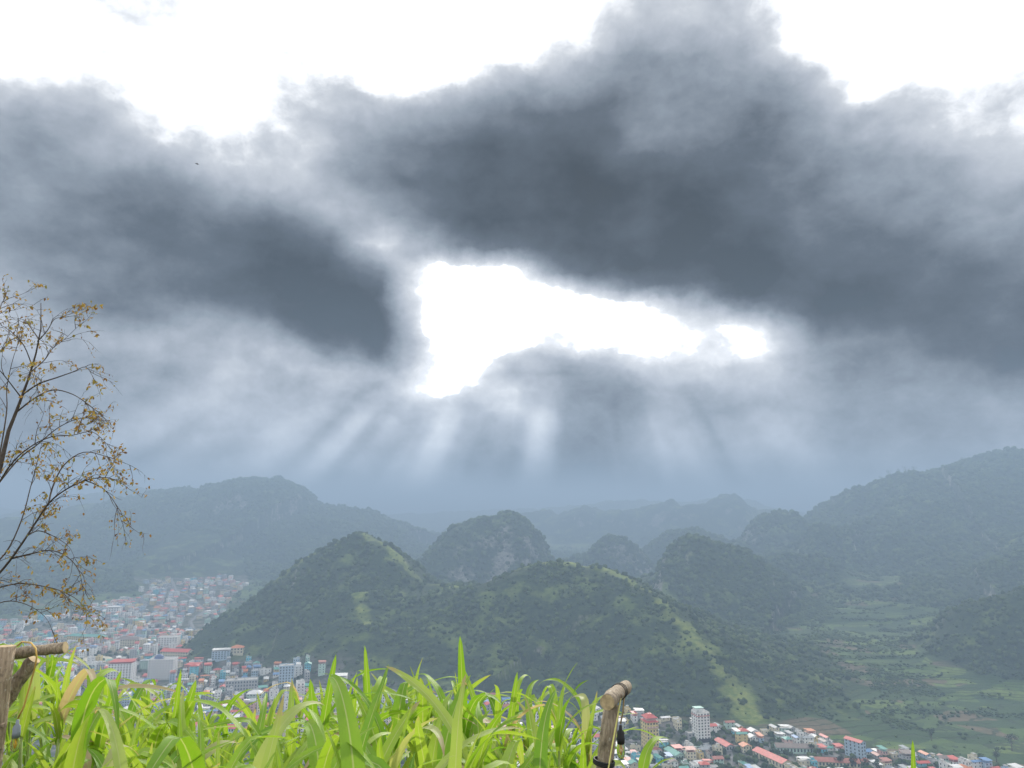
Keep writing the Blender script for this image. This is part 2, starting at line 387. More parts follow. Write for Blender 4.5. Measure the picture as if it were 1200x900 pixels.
rr = np.concatenate([[0.4], np.geomspace(0.8, 280, 90), np.geomspace(281.5, 5200, 640)[0:], np.geomspace(5300, 13000, 70)])
aa = np.concatenate([np.linspace(-180, -44, 40, endpoint=False), np.linspace(-44, 44, 760), np.linspace(44, 180, 41)[1:-1]])
A, RR = np.meshgrid(np.radians(aa), rr)
X = RR*np.sin(A); Y = RR*np.cos(A)
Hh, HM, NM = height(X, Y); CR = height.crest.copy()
nr, na = X.shape
idx = np.arange(nr*na).reshape(nr, na)
nxt = np.roll(idx, -1, axis=1)
faces = np.stack([idx[:-1].ravel(), nxt[:-1].ravel(), nxt[1:].ravel(), idx[1:].ravel()], 1)[:, ::-1]
verts = np.stack([X.ravel(), Y.ravel(), Hh.ravel()], 1)
cen = len(verts); verts = np.vstack([verts, [0, 0, ZC-1.6]])
PXr, PYr = X/np.maximum(Y, 1), None

# where things stand, as regions on the valley floor (bounds found from the photograph, kept in metres)
def poly_world(pts, z=0):
    out = []
    for px, py in pts:
        d = pdir(px, py); t = (z-ZC)/d[2]; out.append((d[0]*t, d[1]*t))
    return np.array(out)
def inpoly(x, y, P):
    c = np.zeros(np.shape(x), bool); j = len(P)-1
    for i in range(len(P)):
        xi, yi = P[i]; xj, yj = P[j]
        c ^= ((yi > y) != (yj > y)) & (x < (xj-xi)*(y-yi)/(yj-yi+1e-12)+xi); j = i
    return c
TOWN_A = poly_world([(-90,745),(30,735),(90,722),(150,712),(232,757),(262,768),(330,784),(395,796),(450,808),(520,822),(600,840),(600,905),(-90,905)])
TOWN_B = poly_world([(590,846),(650,850),(740,852),(800,862),(870,864),(930,866),(965,874),(1010,884),(1100,890),(1190,905),(1230,925),(560,925),(560,860)])
ARM = poly_world([(118,722),(140,708),(168,700),(150,688),(170,678),(200,671),(285,675),(292,690),(270,700),(265,712),(235,742),(222,752),(150,722)], 22)
tm = (inpoly(X, Y, TOWN_A) | inpoly(X, Y, TOWN_B) | (inpoly(X, Y, ARM) & (Hh < 75)))*(1-sstep(.25, .6, HM))
field = np.where(HM < 0.25, 1.0, 0.0)*(1-tm)

me = mesh_np('ground', verts, faces, smooth=True)
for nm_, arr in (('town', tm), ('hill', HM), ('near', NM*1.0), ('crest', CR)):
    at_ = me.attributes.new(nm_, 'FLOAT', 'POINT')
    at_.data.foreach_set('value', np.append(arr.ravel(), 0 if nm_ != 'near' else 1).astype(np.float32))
ground = bpy.data.objects.new('ground', me); C.objects.link(ground); ground['kind'] = 'structure'

gm = bpy.data.materials.new('ground_cover'); gm.use_nodes = True
q = NB(gm.node_tree); P_ = gm.node_tree.nodes['Principled BSDF']
geo = q.n('ShaderNodeNewGeometry'); pos = geo.outputs['Position']; nz = q.sep(geo.outputs['Normal'])[2]
def attr(nm_):
    o = q.n('ShaderNodeAttribute'); o.attribute_name = nm_; return o.outputs['Fac']
hill = attr('hill'); town = attr('town'); nearA = attr('near')
px_, py_, pz_ = q.sep(pos)
n_big = q.noise(pos, 0.0035, 5, 0.55); n_mid = q.noise(pos, 0.018, 5, 0.6); n_fine = q.noise(pos, 0.11, 5, 0.65)
forest = q.mix(q.mr(n_fine, 0.35, 0.65), (0.014, 0.029, 0.014), (0.038, 0.062, 0.022))
scrub = q.mix(q.mr(n_fine, 0.35, 0.65), (0.07, 0.11, 0.03), (0.13, 0.17, 0.05))
rock = q.mix(q.mr(n_fine, 0.4, 0.6), (0.12, 0.12, 0.11), (0.26, 0.25, 0.23))
hillc = q.mix(q.mr(n_mid, 0.50, 0.66), forest, scrub)
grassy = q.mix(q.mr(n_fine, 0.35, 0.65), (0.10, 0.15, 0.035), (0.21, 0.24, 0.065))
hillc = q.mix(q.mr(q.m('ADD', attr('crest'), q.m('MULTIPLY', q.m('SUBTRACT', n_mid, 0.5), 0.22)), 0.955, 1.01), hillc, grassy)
steep = q.mr(nz, 0.72, 0.58)
hillc = q.mix(q.m('MULTIPLY', steep, q.mr(n_mid, 0.45, 0.62)), hillc, rock)
# fields: small plots of different crops on narrow terraces
vor = q.n('ShaderNodeTexVoronoi'); vor.feature = 'F1'; vor.inputs['Scale'].default_value = 0.030
wv = q.vm('ADD', q.vm('MULTIPLY', pos, (0.5, 1.0, 3.0)), vscale.__call__(w1, 1) if False else q.vm('MULTIPLY', q.noise(pos, 0.02, 3, 0.5, True), (18, 18, 18)))
gm.node_tree.links.new(wv, vor.inputs['Vector'])
cellv = q.sep(vor.outputs['Color'])[0]
plot = q.ramp(cellv, [(0.0, (0.036, 0.070, 0.022)), (0.2, (0.085, 0.14, 0.034)), (0.38, (0.042, 0.078, 0.025)), (0.56, (0.13, 0.185, 0.045)), (0.70, (0.15, 0.115, 0.075)), (0.82, (0.07, 0.115, 0.035))], 'CONSTANT')
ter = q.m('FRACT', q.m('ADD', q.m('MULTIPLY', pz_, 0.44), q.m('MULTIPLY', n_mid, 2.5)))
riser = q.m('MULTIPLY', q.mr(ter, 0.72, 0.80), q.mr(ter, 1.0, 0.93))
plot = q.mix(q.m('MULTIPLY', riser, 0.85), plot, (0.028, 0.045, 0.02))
plot = q.mix(q.mr(n_fine, 0.35, 0.7, 0.0, 0.55), plot, (0.04, 0.065, 0.022))
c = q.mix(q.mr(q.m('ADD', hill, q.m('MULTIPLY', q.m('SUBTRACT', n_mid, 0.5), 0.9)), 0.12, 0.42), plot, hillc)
tn = q.noise(pos, 0.06, 4, 0.6)
tcol = q.ramp(tn, [(0.3, (0.035, 0.055, 0.025)), (0.46, (0.06, 0.075, 0.045)), (0.55, (0.13, 0.125, 0.115)), (0.72, (0.24, 0.22, 0.20))])
c = q.mix(town, c, tcol)
c = q.mix(nearA, c, q.mix(q.mr(q.noise(pos, 6.0, 4, 0.6), 0.4, 0.65), (0.055, 0.04, 0.026), (0.06, 0.085, 0.025)))
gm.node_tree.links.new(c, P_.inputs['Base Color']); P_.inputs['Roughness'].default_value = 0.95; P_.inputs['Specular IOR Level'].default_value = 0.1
bp = q.n('ShaderNodeBump'); bp.inputs['Distance'].default_value = 3.0; bp.inputs['Strength'].default_value = 0.7
gm.node_tree.links.new(q.m('ADD', n_fine, q.m('MULTIPLY', riser, -0.4)), bp.inputs['Height']); gm.node_tree.links.new(bp.outputs[0], P_.inputs['Normal'])
me.materials.append(gm)

# centre cap of the ground sheet (inside the first ring)
ring0 = idx[0]
import bmesh
bm = bmesh.new(); bm.from_mesh(me); bm.verts.ensure_lookup_table()
cv = bm.verts[cen]
for i in range(na):
    try: bm.faces.new((cv, bm.verts[int(ring0[(i+1) % na])], bm.verts[int(ring0[i])]))
    except ValueError: pass
bm.to_mesh(me); bm.free()

# what the camera can see of the ground (running maximum of slope along each spoke)
slope = (Hh-ZC)/RR; cm = np.maximum.accumulate(slope, axis=0)
def visible(x, y, z, tol=6):
    r = np.hypot(x, y); a = np.degrees(np.arctan2(x, y))
    ai = np.clip(np.searchsorted(aa, a), 0, na-1); ri = np.clip(np.searchsorted(rr, r)-2, 0, nr-1)
    return (z+tol-ZC)/r >= cm[ri, ai]
def gz(x, y): return float(height(np.array([x]), np.array([y]))[0][0])

# ------------------------------------------------------------------ forest on the hills: nobody could count it
rng = np.random.default_rng(5)
def ico():
    bm = bmesh.new(); bmesh.ops.create_icosphere(bm, subdivisions=2, radius=1.0)
    v = np.array([p.co[:] for p in bm.verts]); f = np.array([[q_.index for q_ in fc.verts] for fc in bm.faces]); bm.free(); return v, f
IV, IF = ico()
variants = [IV*(1+rng.uniform(-.32, .32, (len(IV), 1))) for _ in range(10)]
def crowns(x, y, z, s, squash):
    n = len(x); V = np.zeros((n, len(IV), 3), np.float32)
    k = rng.integers(0, 10, n); th = rng.uniform(0, 6.28, n); c_, s_ = np.cos(th), np.sin(th)
    vv = np.array(variants)[k]
    V[:, :, 0] = (vv[:, :, 0]*c_[:, None]-vv[:, :, 1]*s_[:, None])*s[:, None] + x[:, None]
    V[:, :, 1] = (vv[:, :, 0]*s_[:, None]+vv[:, :, 1]*c_[:, None])*s[:, None] + y[:, None]
    V[:, :, 2] = vv[:, :, 2]*(s*squash)[:, None] + z[:, None]
    Fc = (IF[None] + (np.arange(n)*len(IV))[:, None, None]).reshape(-1, 3)
    return V.reshape(-1, 3), Fc
N = 330000
fx = rng.uniform(-1900, 2100, N); fy = rng.uniform(820, 3900, N)
keep = (np.abs(fx/fy) < 0.74)
fx, fy = fx[keep], fy[keep]
fz, fm, fn = height(fx, fy)
dens = sstep(0.15, 0.5, fm + (vnoise(fx, fy, 90, 77)-.5)*0.5)*(0.35+0.65*(vnoise(fx, fy, 45, 78) > 0.42))
hedge = np.abs(vnoise(fx, fy, 38, 80)-.5) < .035
dens = np.where((fm < 0.2), 0.10*(vnoise(fx, fy, 60, 79) > 0.55) + 0.30*hedge*(vnoise(fx, fy, 130, 81) > .45) + .5*(vnoise(fx, fy, 85, 82) > .74), dens)
dens *= 1-.75*sstep(.95, 1.0, height.crest + (vnoise(fx, fy, 55, 83)-.5)*.08)
dens *= np.clip(1700/fy, 0.25, 1)**1.2
keep = (rng.random(len(fx)) < dens) & visible(fx, fy, fz, 7) & ~inpoly(fx, fy, TOWN_A) & ~inpoly(fx, fy, TOWN_B) & ~inpoly(fx, fy, ARM)
fx, fy, fz = fx[keep], fy[keep], fz[keep]
if len(fx) > 42000:
    k = rng.permutation(len(fx))[:42000]; fx, fy, fz = fx[k], fy[k], fz[k]
def terr(x, y):
    u_ = (vnoise(x, y, 260, 3)-.5)*16 + (vnoise(x, y, 110, 4)-.5)*9
    q_ = (base_h(x, y)+u_*sstep(950, 1500, y))/4.6 + vnoise(x, y, 300, 6)*2
    return q_-np.floor(q_)
s = rng.uniform(1.8, 4.6, len(fx))*np.clip(fy/1500, 0.75, 1.5)*np.where(fm[keep][:len(fx)] < .2, .6, 1.0) if False else (1.3+4.6*rng.random(len(fx))**2.2)*np.clip(fy/1500, 0.75, 1.5)*np.where(height(fx, fy, False)[1] < .2, .55, 1.0)
V, Fc = crowns(fx, fy, fz+s*0.45, s, rng.uniform(.7, 1.15, len(fx)))
bx = rng.uniform(150, 2300, 420000); by = rng.uniform(930, 3000, 420000)
k = (bx/by > .12) & (bx/by < .74) & ~inpoly(bx, by, TOWN_B); bx, by = bx[k], by[k]
bzz, bmk, _ = height(bx, by); tf = terr(bx, by)
pr_ = .75*(tf > .80)*(vnoise(bx, by, 47, 84) > .40) + .03*(vnoise(bx, by, 36, 85) > .62) + .6*(vnoise(bx, by, 64, 86) > .84)
pr_ = pr_*(bmk < .5)*np.clip(1500/by, .3, 1)**1.3*(vnoise(bx, by, 150, 87) > .22)
k = (rng.random(len(bx)) < pr_) & visible(bx, by, bzz, 3); bx, by, bzz = bx[k], by[k], bzz[k]
print('field bushes', len(bx))
if len(bx) > 42000: k = rng.permutation(len(bx))[:42000]; bx, by, bzz = bx[k], by[k], bzz[k]
bm = bmesh.new(); bmesh.ops.create_icosphere(bm, subdivisions=1, radius=1.0)
JV = np.array([p.co[:] for p in bm.verts]); JF = np.array([[q_.index for q_ in fc.verts] for fc in bm.faces]); bm.free()
ss = rng.uniform(.8, 2.3, len(bx))*np.clip(by/1300, .8, 1.6); nb_ = len(bx)
B_ = JV[None]*(1+rng.uniform(-.35, .35, (nb_, len(JV), 1)))*ss[:, None, None]*np.array([1.5, 1, .85])
B_ += np.stack([bx, by, bzz+ss*.3], 1)[:, None, :]
V = np.vstack([V, B_.reshape(-1, 3)]); Fc = np.vstack([Fc, (JF[None]+(np.arange(nb_)*len(JV))[:, None, None]).reshape(-1, 3)+len(V)-nb_*len(JV)])
fol = bpy.data.materials.new('forest_foliage'); fol.use_nodes = True
q = NB(fol.node_tree); P_ = fol.node_tree.nodes['Principled BSDF']
pos = q.n('ShaderNodeNewGeometry').outputs['Position']
f1 = q.noise(pos, 0.06, 3, 0.6); f2 = q.noise(pos, 0.55, 4, 0.7)
cc = q.mix(q.mr(f1, 0.35, 0.7), (0.015, 0.032, 0.014), (0.056, 0.086, 0.025))
cc = q.mix(q.mr(f2, 0.35, 0.65), cc, q.mix(1.0, cc, (1.7, 1.6, 1.3), 'MULTIPLY'))
fol.node_tree.links.new(cc, P_.inputs['Base Color']); P_.inputs['Roughness'].default_value = 0.9; P_.inputs['Specular IOR Level'].default_value = 0.1
o = bpy.data.objects.new('forest', mesh_np('forest', V, Fc, [fol])); C.objects.link(o)
tag(o, 'dense bushy forest and scrub covering the steep karst hills', 'forest', kind='stuff')
print('forest', len(fx))

# ------------------------------------------------------------------ roads
asph = material('asphalt', (0.16, 0.16, 0.16), 0.9, 0.2, 0.2)
def road(name, pts, width, lift=0.25):
    P = [np.array(p, float) for p in pts]; out = []
    for i in range(len(P)-1):
        n = max(2, int(np.linalg.norm(P[i+1]-P[i])/8))
        for k in range(n): out.append(P[i]+(P[i+1]-P[i])*k/n)
    out.append(P[-1]); out = np.array(out)
    for _ in range(6): out[1:-1] = (out[:-2]+out[1:-1]*2+out[2:])/4
    t = np.gradient(out, axis=0); t /= np.linalg.norm(t, axis=1)[:, None]; nn = np.stack([-t[:, 1], t[:, 0]], 1)
    l = out+nn*width/2; r = out-nn*width/2
    zc = np.maximum(height(l[:, 0], l[:, 1])[0], height(r[:, 0], r[:, 1])[0]) + lift
    m = len(out); v = np.vstack([np.c_[l, zc], np.c_[r, zc], np.c_[l+nn, zc-2], np.c_[r-nn, zc-2]])
    i = np.arange(m-1)
    f = np.vstack([np.c_[i, i+m, i+m+1, i+1][:, ::1], np.c_[i+2*m, i, i+1, i+1+2*m], np.c_[i+m, i+3*m, i+3*m+1, i+m+1]])
    o = bpy.data.objects.new(name, mesh_np(name, v, f, [asph])); C.objects.link(o); o['kind'] = 'structure'
    return out
def gpt(px, py, z=0):
    d = pdir(px, py); t = (z-ZC)/d[2]; return (d[0]*t, d[1]*t)
ROADS = []
ROADS.append(road('road', [gpt(230,745,5), gpt(222,730,10), gpt(240,715,18), gpt(228,700,25), gpt(205,690,32), gpt(200,682,35), gpt(300,680,40)], 9))
ROADS.append(road('road', [gpt(60,790), gpt(150,800), gpt(240,815), gpt(340,820), gpt(450,826), gpt(600,858), gpt(760,876), gpt(900,880), gpt(1080,905)], 7))
ROADS.append(road('road', [gpt(560,850), gpt(700,862), gpt(850,872), gpt(860,900), gpt(830,925)], 6))

# ------------------------------------------------------------------ town
WALLS = {k: material('wall_'+k, c_, 0.85, 0.10, 0.35) for k, c_ in {
  'white': (0.82, 0.82, 0.80), 'cream': (0.68, 0.62, 0.46), 'grey': (0.42, 0.43, 0.44), 'pale blue': (0.40, 0.52, 0.63), 'yellow': (0.70, 0.56, 0.25),
  'pink': (0.66, 0.44, 0.40), 'mint': (0.45, 0.62, 0.54), 'cyan': (0.15, 0.52, 0.64)}.items()}
ROOFS = {k: material('roof_'+k, c_, 0.55, 0.18, 0.5, 0.4) for k, c_ in {
  'red': (0.50, 0.09, 0.07), 'rust red': (0.34, 0.12, 0.09), 'orange': (0.56, 0.20, 0.09), 'blue': (0.13, 0.25, 0.45), 'green': (0.11, 0.32, 0.27),
  'grey': (0.30, 0.32, 0.33), 'brown': (0.20, 0.16, 0.14), 'white': (0.66, 0.66, 0.65)}.items()}
GLASS = material('window_glass', (0.045, 0.055, 0.07), 0.15, 0.2, 1.0, 0.6)
DARK = material('dark_opening', (0.05, 0.05, 0.055), 0.9)
STEEL = material('steel_tank', (0.55, 0.57, 0.58), 0.3, 0.1, 2.0, 0.5, 0.6)
CONC = material('flat_concrete_roof', (0.36, 0.355, 0.34), 0.9, 0.2, 0.4)

def facade(mb, w, d, h, ns, rng, sides='fbl', ww=1.3, sp_=2.8, depth=.12):
    """windows as sunk dark panes with a sill, part of the wall mesh (a pixel each)"""
    fh = h/ns
    for k in range(ns):
        z0 = k*fh + fh*.32; z1 = k*fh + fh*.82
        n = max(1, int(w/sp_))
        for i in range(n):
            cx = -w/2 + w*(i+.5)/n
            mb.box(cx-ww/2, cx+ww/2, -d/2-.06, -d/2+.05, z0, z1, 1)
            mb.box(cx-ww/2-.15, cx+ww/2+.15, -d/2-.25, -d/2-.061, z0-.15, z0-.003, 0)
            if 'b' in sides: mb.box(cx-ww/2, cx+ww/2, d/2-.05, d/2+.06, z0, z1, 1)
        if 'l' in sides:
            n = max(1, int(d/4.5))
            for i in range(n):
                cyy = -d/2 + d*(i+.5)/n
                mb.box(-w/2-.06, -w/2+.05, cyy-.55, cyy+.55, z0+.1, z1, 1); mb.box(w/2-.05, w/2+.06, cyy-.55, cyy+.55, z0+.1, z1, 1)

def house_geo(kind, w, d, h, ns, rng):
    """returns (wall MB, roof MB, extra MB or None); front faces -Y"""
    W = MB(); Rf = MB(); E = None
    W.box(-w/2, w/2, -d/2, d/2, -6, h, 0)
    facade(W, w, d, h, ns, rng)
    if kind == 'gable':      # ridge along the long side
        rh_ = min(w, d)*0.22; ov = .7; t = .22
        if w >= d:
            for sgn in (-1, 1):
                Rf.quad([(-w/2-ov, sgn*(d/2+ov), h-.2), (w/2+ov, sgn*(d/2+ov), h-.2), (w/2+ov, 0, h+rh_), (-w/2-ov, 0, h+rh_)][::sgn])
                Rf.quad([(-w/2-ov, sgn*(d/2+ov), h-.2-t), (w/2+ov, sgn*(d/2+ov), h-.2-t), (w/2+ov, 0, h+rh_-t), (-w/2-ov, 0, h+rh_-t)][::-sgn])
                Rf.quad([(-w/2-ov, sgn*(d/2+ov), h-.2-t), (w/2+ov, sgn*(d/2+ov), h-.2-t), (w/2+ov, sgn*(d/2+ov), h-.2), (-w/2-ov, sgn*(d/2+ov), h-.2)])
                W.quad([(sgn*w/2, -d/2, h), (sgn*w/2, d/2, h), (sgn*w/2, 0, h+rh_-.25)])
        else:
            for sgn in (-1, 1):
                Rf.quad([(sgn*(w/2+ov), -d/2-ov, h-.2), (sgn*(w/2+ov), d/2+ov, h-.2), (0, d/2+ov, h+rh_), (0, -d/2-ov, h+rh_)])
                Rf.quad([(sgn*(w/2+ov), -d/2-ov, h-.2-t), (sgn*(w/2+ov), d/2+ov, h-.2-t), (0, d/2+ov, h+rh_-t), (0, -d/2-ov, h+rh_-t)])
                Rf.quad([(sgn*(w/2+ov), -d/2-ov, h-.2-t), (sgn*(w/2+ov), d/2+ov, h-.2-t), (sgn*(w/2+ov), d/2+ov, h-.2), (sgn*(w/2+ov), -d/2-ov, h-.2)])
                W.quad([(-w/2, sgn*d/2, h), (w/2, sgn*d/2, h), (0, sgn*d/2, h+rh_-.25)])
    elif kind == 'hip':
        rh_ = min(w, d)*.25; ov = .7; a = max(w-d, 0)/2; bq = max(d-w, 0)/2
        e = [(-w/2-ov, -d/2-ov, h), (w/2+ov, -d/2-ov, h), (w/2+ov, d/2+ov, h), (-w/2-ov, d/2+ov, h)]
        r0, r1 = ((-a, 0, h+rh_), (a, 0, h+rh_)) if w >= d else ((0, -bq, h+rh_), (0, bq, h+rh_))
        if w >= d: fs = [[e[0], e[1], r1, r0], [e[1], e[2], r1], [e[2], e[3], r0, r1], [e[3], e[0], r0]]
        else: fs = [[e[0], e[1], r0], [e[1], e[2], r1, r0], [e[2], e[3], r1], [e[3], e[0], r0, r1]]
        for f_ in fs: Rf.quad(f_)
        Rf.quad(e[::-1])
    elif kind == 'shed':     # one low metal slope carried above a flat roof
        Rf.box(-w/2-.05, w/2+.05, -d/2-.05, d/2+.05, h+.003, h+.2)
        for sx in (-1, 1):
            for sy in (-1, 1): W.box(sx*(w/2-.3)-.1, sx*(w/2-.3)+.1, sy*(d/2-.4)-.1, sy*(d/2-.4)+.1, h+.2, h+(2.2 if sy < 0 else 2.7))
        t = .15
        lo = [(-w/2-.4, -d/2-.6, h+2.2), (w/2+.4, -d/2-.6, h+2.2), (w/2+.4, d/2+.5, h+2.8), (-w/2-.4, d/2+.5, h+2.8)]
        Rf.quad([(p[0], p[1], p[2]+t) for p in lo]); Rf.quad(lo[::-1])
        for i in range(4):
            p, p2 = lo[i], lo[(i+1) % 4]; Rf.quad([p, p2, (p2[0], p2[1], p2[2]+t), (p[0], p[1], p[2]+t)])
    else:                    # flat, with parapet and stair head
        Rf.box(-w/2+.2, w/2-.2, -d/2+.2, d/2-.2, h+.003, h+.12)
        for (x0, x1, y0, y1) in ((-w/2, w/2, -d/2, -d/2+.197), (-w/2, w/2, d/2-.197, d/2), (-w/2, -w/2+.197, -d/2+.2, d/2-.2), (w/2-.197, w/2, -d/2+.2, d/2-.2)):
            W.box(x0, x1, y0, y1, h+.002, h+.95)
        if rng.random() < .75:
            sx = rng.choice((-1, 1))*w*.2
            W.box(sx-min(1.6, w*.25), sx+min(1.6, w*.25), d*.05, d*.05+min(4, d*.35), h+.13, h+2.6)
            Rf.box(sx-min(1.6, w*.25)-.3, sx+min(1.6, w*.25)+.3, d*.05-.3, d*.05+min(4, d*.35)+.3, h+2.604, h+2.8)
        if rng.random() < .6:
            E = MB(); ex = rng.uniform(-w*.3, w*.3); ey = -d*.2
            E.lathe([(0, 0), (.75, 0), (.8, .1), (.8, 1.5), (.7, 1.65), (0, 1.7)], (ex, ey, h+.9), 8)
            for s1 in (-1, 1):
                for s2 in (-1, 1): E.box(ex+s1*.5-.06, ex+s1*.5+.06, ey+s2*.5-.06, ey+s2*.5+.06, h+.12, h+.9)
    # balcony slabs on taller tube houses
    if ns >= 3 and w < 9:
        for k in range(1, ns):
            W.box(-w/2+.1, w/2-.1, -d/2-1.1, -d/2-.26, h/ns*k-.1, h/ns*k+.08); W.box(-w/2+.1, w/2-.1, -d/2-1.1, -d/2-1.02, h/ns*k+.081, h/ns*k+.9)
    return W, Rf, E

def foot_at(px, py):
    d = pdir(px, py); t = np.geomspace(600, 3600, 6000)
    x_, y_, z_ = d[0]*t, d[1]*t, ZC+d[2]*t; hh = height(x_, y_)[0]
    k = int(np.argmax(z_ <= hh)); return float(x_[k]), float(y_[k])
OCC = []        # footprints already taken (x, y, radius)
def free(x_, y_, r_):
    return all((x_-a)**2+(y_-b_)**2 > (r_+c_)**2 for a, b_, c_ in OCC)
WORDN = ['zero', 'one', 'two', 'three', 'four', 'five', 'six', 'seven', 'eight', 'nine', 'ten']
LAND = []       # landmark buildings for labels: (px, py, short name)
def finish(root, W, Rf, E, wm, rm, extra_mat=STEEL):
    W.build('wall', [wm, GLASS], root)
    Rf.build('roof', [rm], root)
    if E: E.build('water_tank', [extra_mat], root)

def landmark(px, py, z, name, label, cat, short, w, d, h, ns, wall, roof, kind, rz, windows=True, extra=None):
    """py is the foot of the building in the photograph"""
    x_, y_ = foot_at(px, py); g = gz(x_, y_)
    root = empty(name, (x_, y_, g), rz, label, cat); WS = max(1.0, y_/1000)
    mb = MB(); mb.box(-w/2, w/2, -d/2, d/2, -6, h, 0)
    Wd, Rf, E = house_geo(kind, w, d, h, ns, random)
    # landmarks have each window as a part: keep plain walls
    W2 = MB(); W2.box(-w/2, w/2, -d/2, d/2, -26, h, 0)
    nb = 0
    # copy the non-window extra of the wall mesh (parapet, gables, balconies)
    keepf = [(f_, m_) for f_, m_ in zip(Wd.f[6:], Wd.mi[6:])]
    zmax = h-.01
    for f_, m_ in keepf:
        pts_ = [Wd.v[i] for i in f_]
        if m_ == 0 and min(p[2] for p in pts_) >= zmax: W2.quad(pts_, 0)
    W2.build('wall', [wall, GLASS], root); Rf.build('roof', [roof], root)
    if E: E.build('water_tank', [STEEL], root)
    fh = h/ns; cnt = 0
    n = max(2, int(w/(3.2*WS))); nd_ = max(1, int(d/(5*WS)))
    for k in range(ns):
        z0 = k*fh+fh*.28; z1 = k*fh+fh*.8
        spots = [('f', -w/2+w*(i+.5)/n) for i in range(n)] + [('s', -d/2+d*(i+.5)/nd_) for i in range(nd_)]
        for side, c_ in spots:
            if cnt >= 96: break
            wb = MB()
            if side == 'f':
                wb.box(c_-.8*WS, c_+.8*WS, -d/2-.10, -d/2-.003, z0, z1, 1); wb.box(c_-.95*WS, c_+.95*WS, -d/2-.3, -d/2-.103, z0-.18, z0-.003, 0)
            else:
                sx = -1 if rz < 0.4 and x_ > 0 else (1 if x_ < 0 else -1)
                xx = sx*w/2
                wb.box(min(xx+sx*.003, xx+sx*.10), max(xx+sx*.003, xx+sx*.10), c_-.75*WS, c_+.75*WS, z0, z1, 1)
            wb.build('window', [wall, GLASS], root); cnt += 1
    if extra: extra(root, w, d, h)
    OCC.append((x_, y_, max(w, d)*.52)); LAND.append((px, py-h*F/y_/2, short, x_, y_))
    return root

def tower_top(root, w, d, h):
    m = MB(); m.box(-w/2-.35, w/2+.35, -d/2-.35, d/2+.35, h-3.2, h-2.5); m.build('cornice', [ROOFS['red']], root)
    m = MB(); m.box(-w*.42, w*.2, -d*.1, d*.4, h+.13, h+4); m.build('penthouse', [WALLS['white']], root)
    m = MB(); m.box(-w*.46, w*.24, -d*.16, d*.45, h+4.003, h+4.4); m.build('penthouse_roof', [ROOFS['green']], root)
    m = MB(); m.box(-w/2-.05, w/2+.05, -d/2-.4, -d/2-.01, 0, 4.2); m.build('shopfront', [DARK], root)
def pagoda_top(root, w, d, h):
    m = MB(); m.box(-w*.36, w*.36, -d*.36, d*.36, h+1.0, h+4.2, 0); m.build('upper_storey', [WALLS['pink']], root)
    m = MB(); e = w*.5
    for (z0, s0, s1, z1) in ((h+4.2, .5, .14, h+7.6),):
        e0 = [(-w*s0, -d*s0, z0), (w*s0, -d*s0, z0), (w*s0, d*s0, z0), (-w*s0, d*s0, z0)]; e1 = [(-w*s1, -d*s1, z1), (w*s1, -d*s1, z1), (w*s1, d*s1, z1), (-w*s1, d*s1, z1)]
        for i in range(4): m.quad([e0[i], e0[(i+1) % 4], e1[(i+1) % 4], e1[i]])
        m.quad(e1); m.quad(e0[::-1])
    m.lathe([(.5, 0), (.35, 1.2), (.05, 2.6)], (0, 0, h+7.6), 8)
    m.build('upper_roof', [ROOFS['red']], root)
    m = MB(); m.box(-w/2+.5, w/2-.5, -d/2-1.2, -d/2-.01, h*.80, h*.83); m.build('balcony', [WALLS['pink']], root)
def dome_top(root, w, d, h):
    m = MB(); r = min(w, d)*.32; m.lathe([(r, 0), (r, 1.2)] + [(r*math.cos(a), 1.2+r*.8*math.sin(a)) for a in np.linspace(0, 1.5, 7)], (-w*.18, 0, h+.13), 20); m.build('dome', [material('dark_blue_dome', (0.10, 0.13, 0.25), .5)], root)
def lattice_top(root, w, d, h):
    m = MB()
    for sx in (-1, 0, 1):
        for sy in (-1, 1): m.box(sx*w*.35-.15, sx*w*.35+.15, sy*d*.3-.15, sy*d*.3+.15, h+.13, h+4)
    m.box(-w*.42, w*.42, -d*.36, d*.36, h+4.003, h+4.3)
    for k in range(5): m.tube([(-w*.4+k*w*.2, -d*.3, h+4.3), (-w*.4+k*w*.2, 0, h+7), (-w*.4+k*w*.2, d*.3, h+4.3)], .18, 5)
    m.build('roof_frame', [WALLS['white']], root)
def balcs(root, w, d, h):
    n = int(h/3.3)
    for k in range(1, n):
        m = MB(); m.box(-w/2+.2, w/2-.2, -d/2-1.5, -d/2-.31, k*h/n-.15, k*h/n+.05); m.box(-w/2+.2, w/2-.2, -d/2-1.5, -d/2-1.4, k*h/n+.053, k*h/n+1); m.build('balcony', [WALLS['white']], root)

WL, RF = WALLS, ROOFS
landmark(822, 868, 0, 'tower_block', 'white ten-storey tower block with red cornice and green penthouse roof', 'tower block', 'white tower', 15, 15, 31, 10, WL['white'], CONC, 'flat', 0.22, extra=tower_top)
landmark(762, 877, 0, 'tower_block', 'yellow and pink eight-storey block under a tiered red roof', 'tower block', 'red-roofed pink block', 14, 16, 29, 8, WL['yellow'], RF['red'], 'hip', 0.25, extra=pagoda_top)
landmark(628, 862, 0, 'tower_block', 'tall white block with open metal roof frame above the maize', 'tower block', 'white framed block', 17, 14, 27, 8, WL['white'], CONC, 'flat', -0.2, extra=lattice_top)
landmark(1003, 887, 0, 'apartment_house', 'pale blue and white five-storey house with red roof beside brown fields', 'house', 'tall pale blue house', 8, 20, 17, 5, WL['pale blue'], RF['red'], 'gable', 0.5)
landmark(905, 893, 0, 'market_hall', 'long low hall with dark red metal roof, end on', 'market hall', 'long red hall', 13, 46, 6, 1, WL['cream'], RF['red'], 'gable', 0.35)
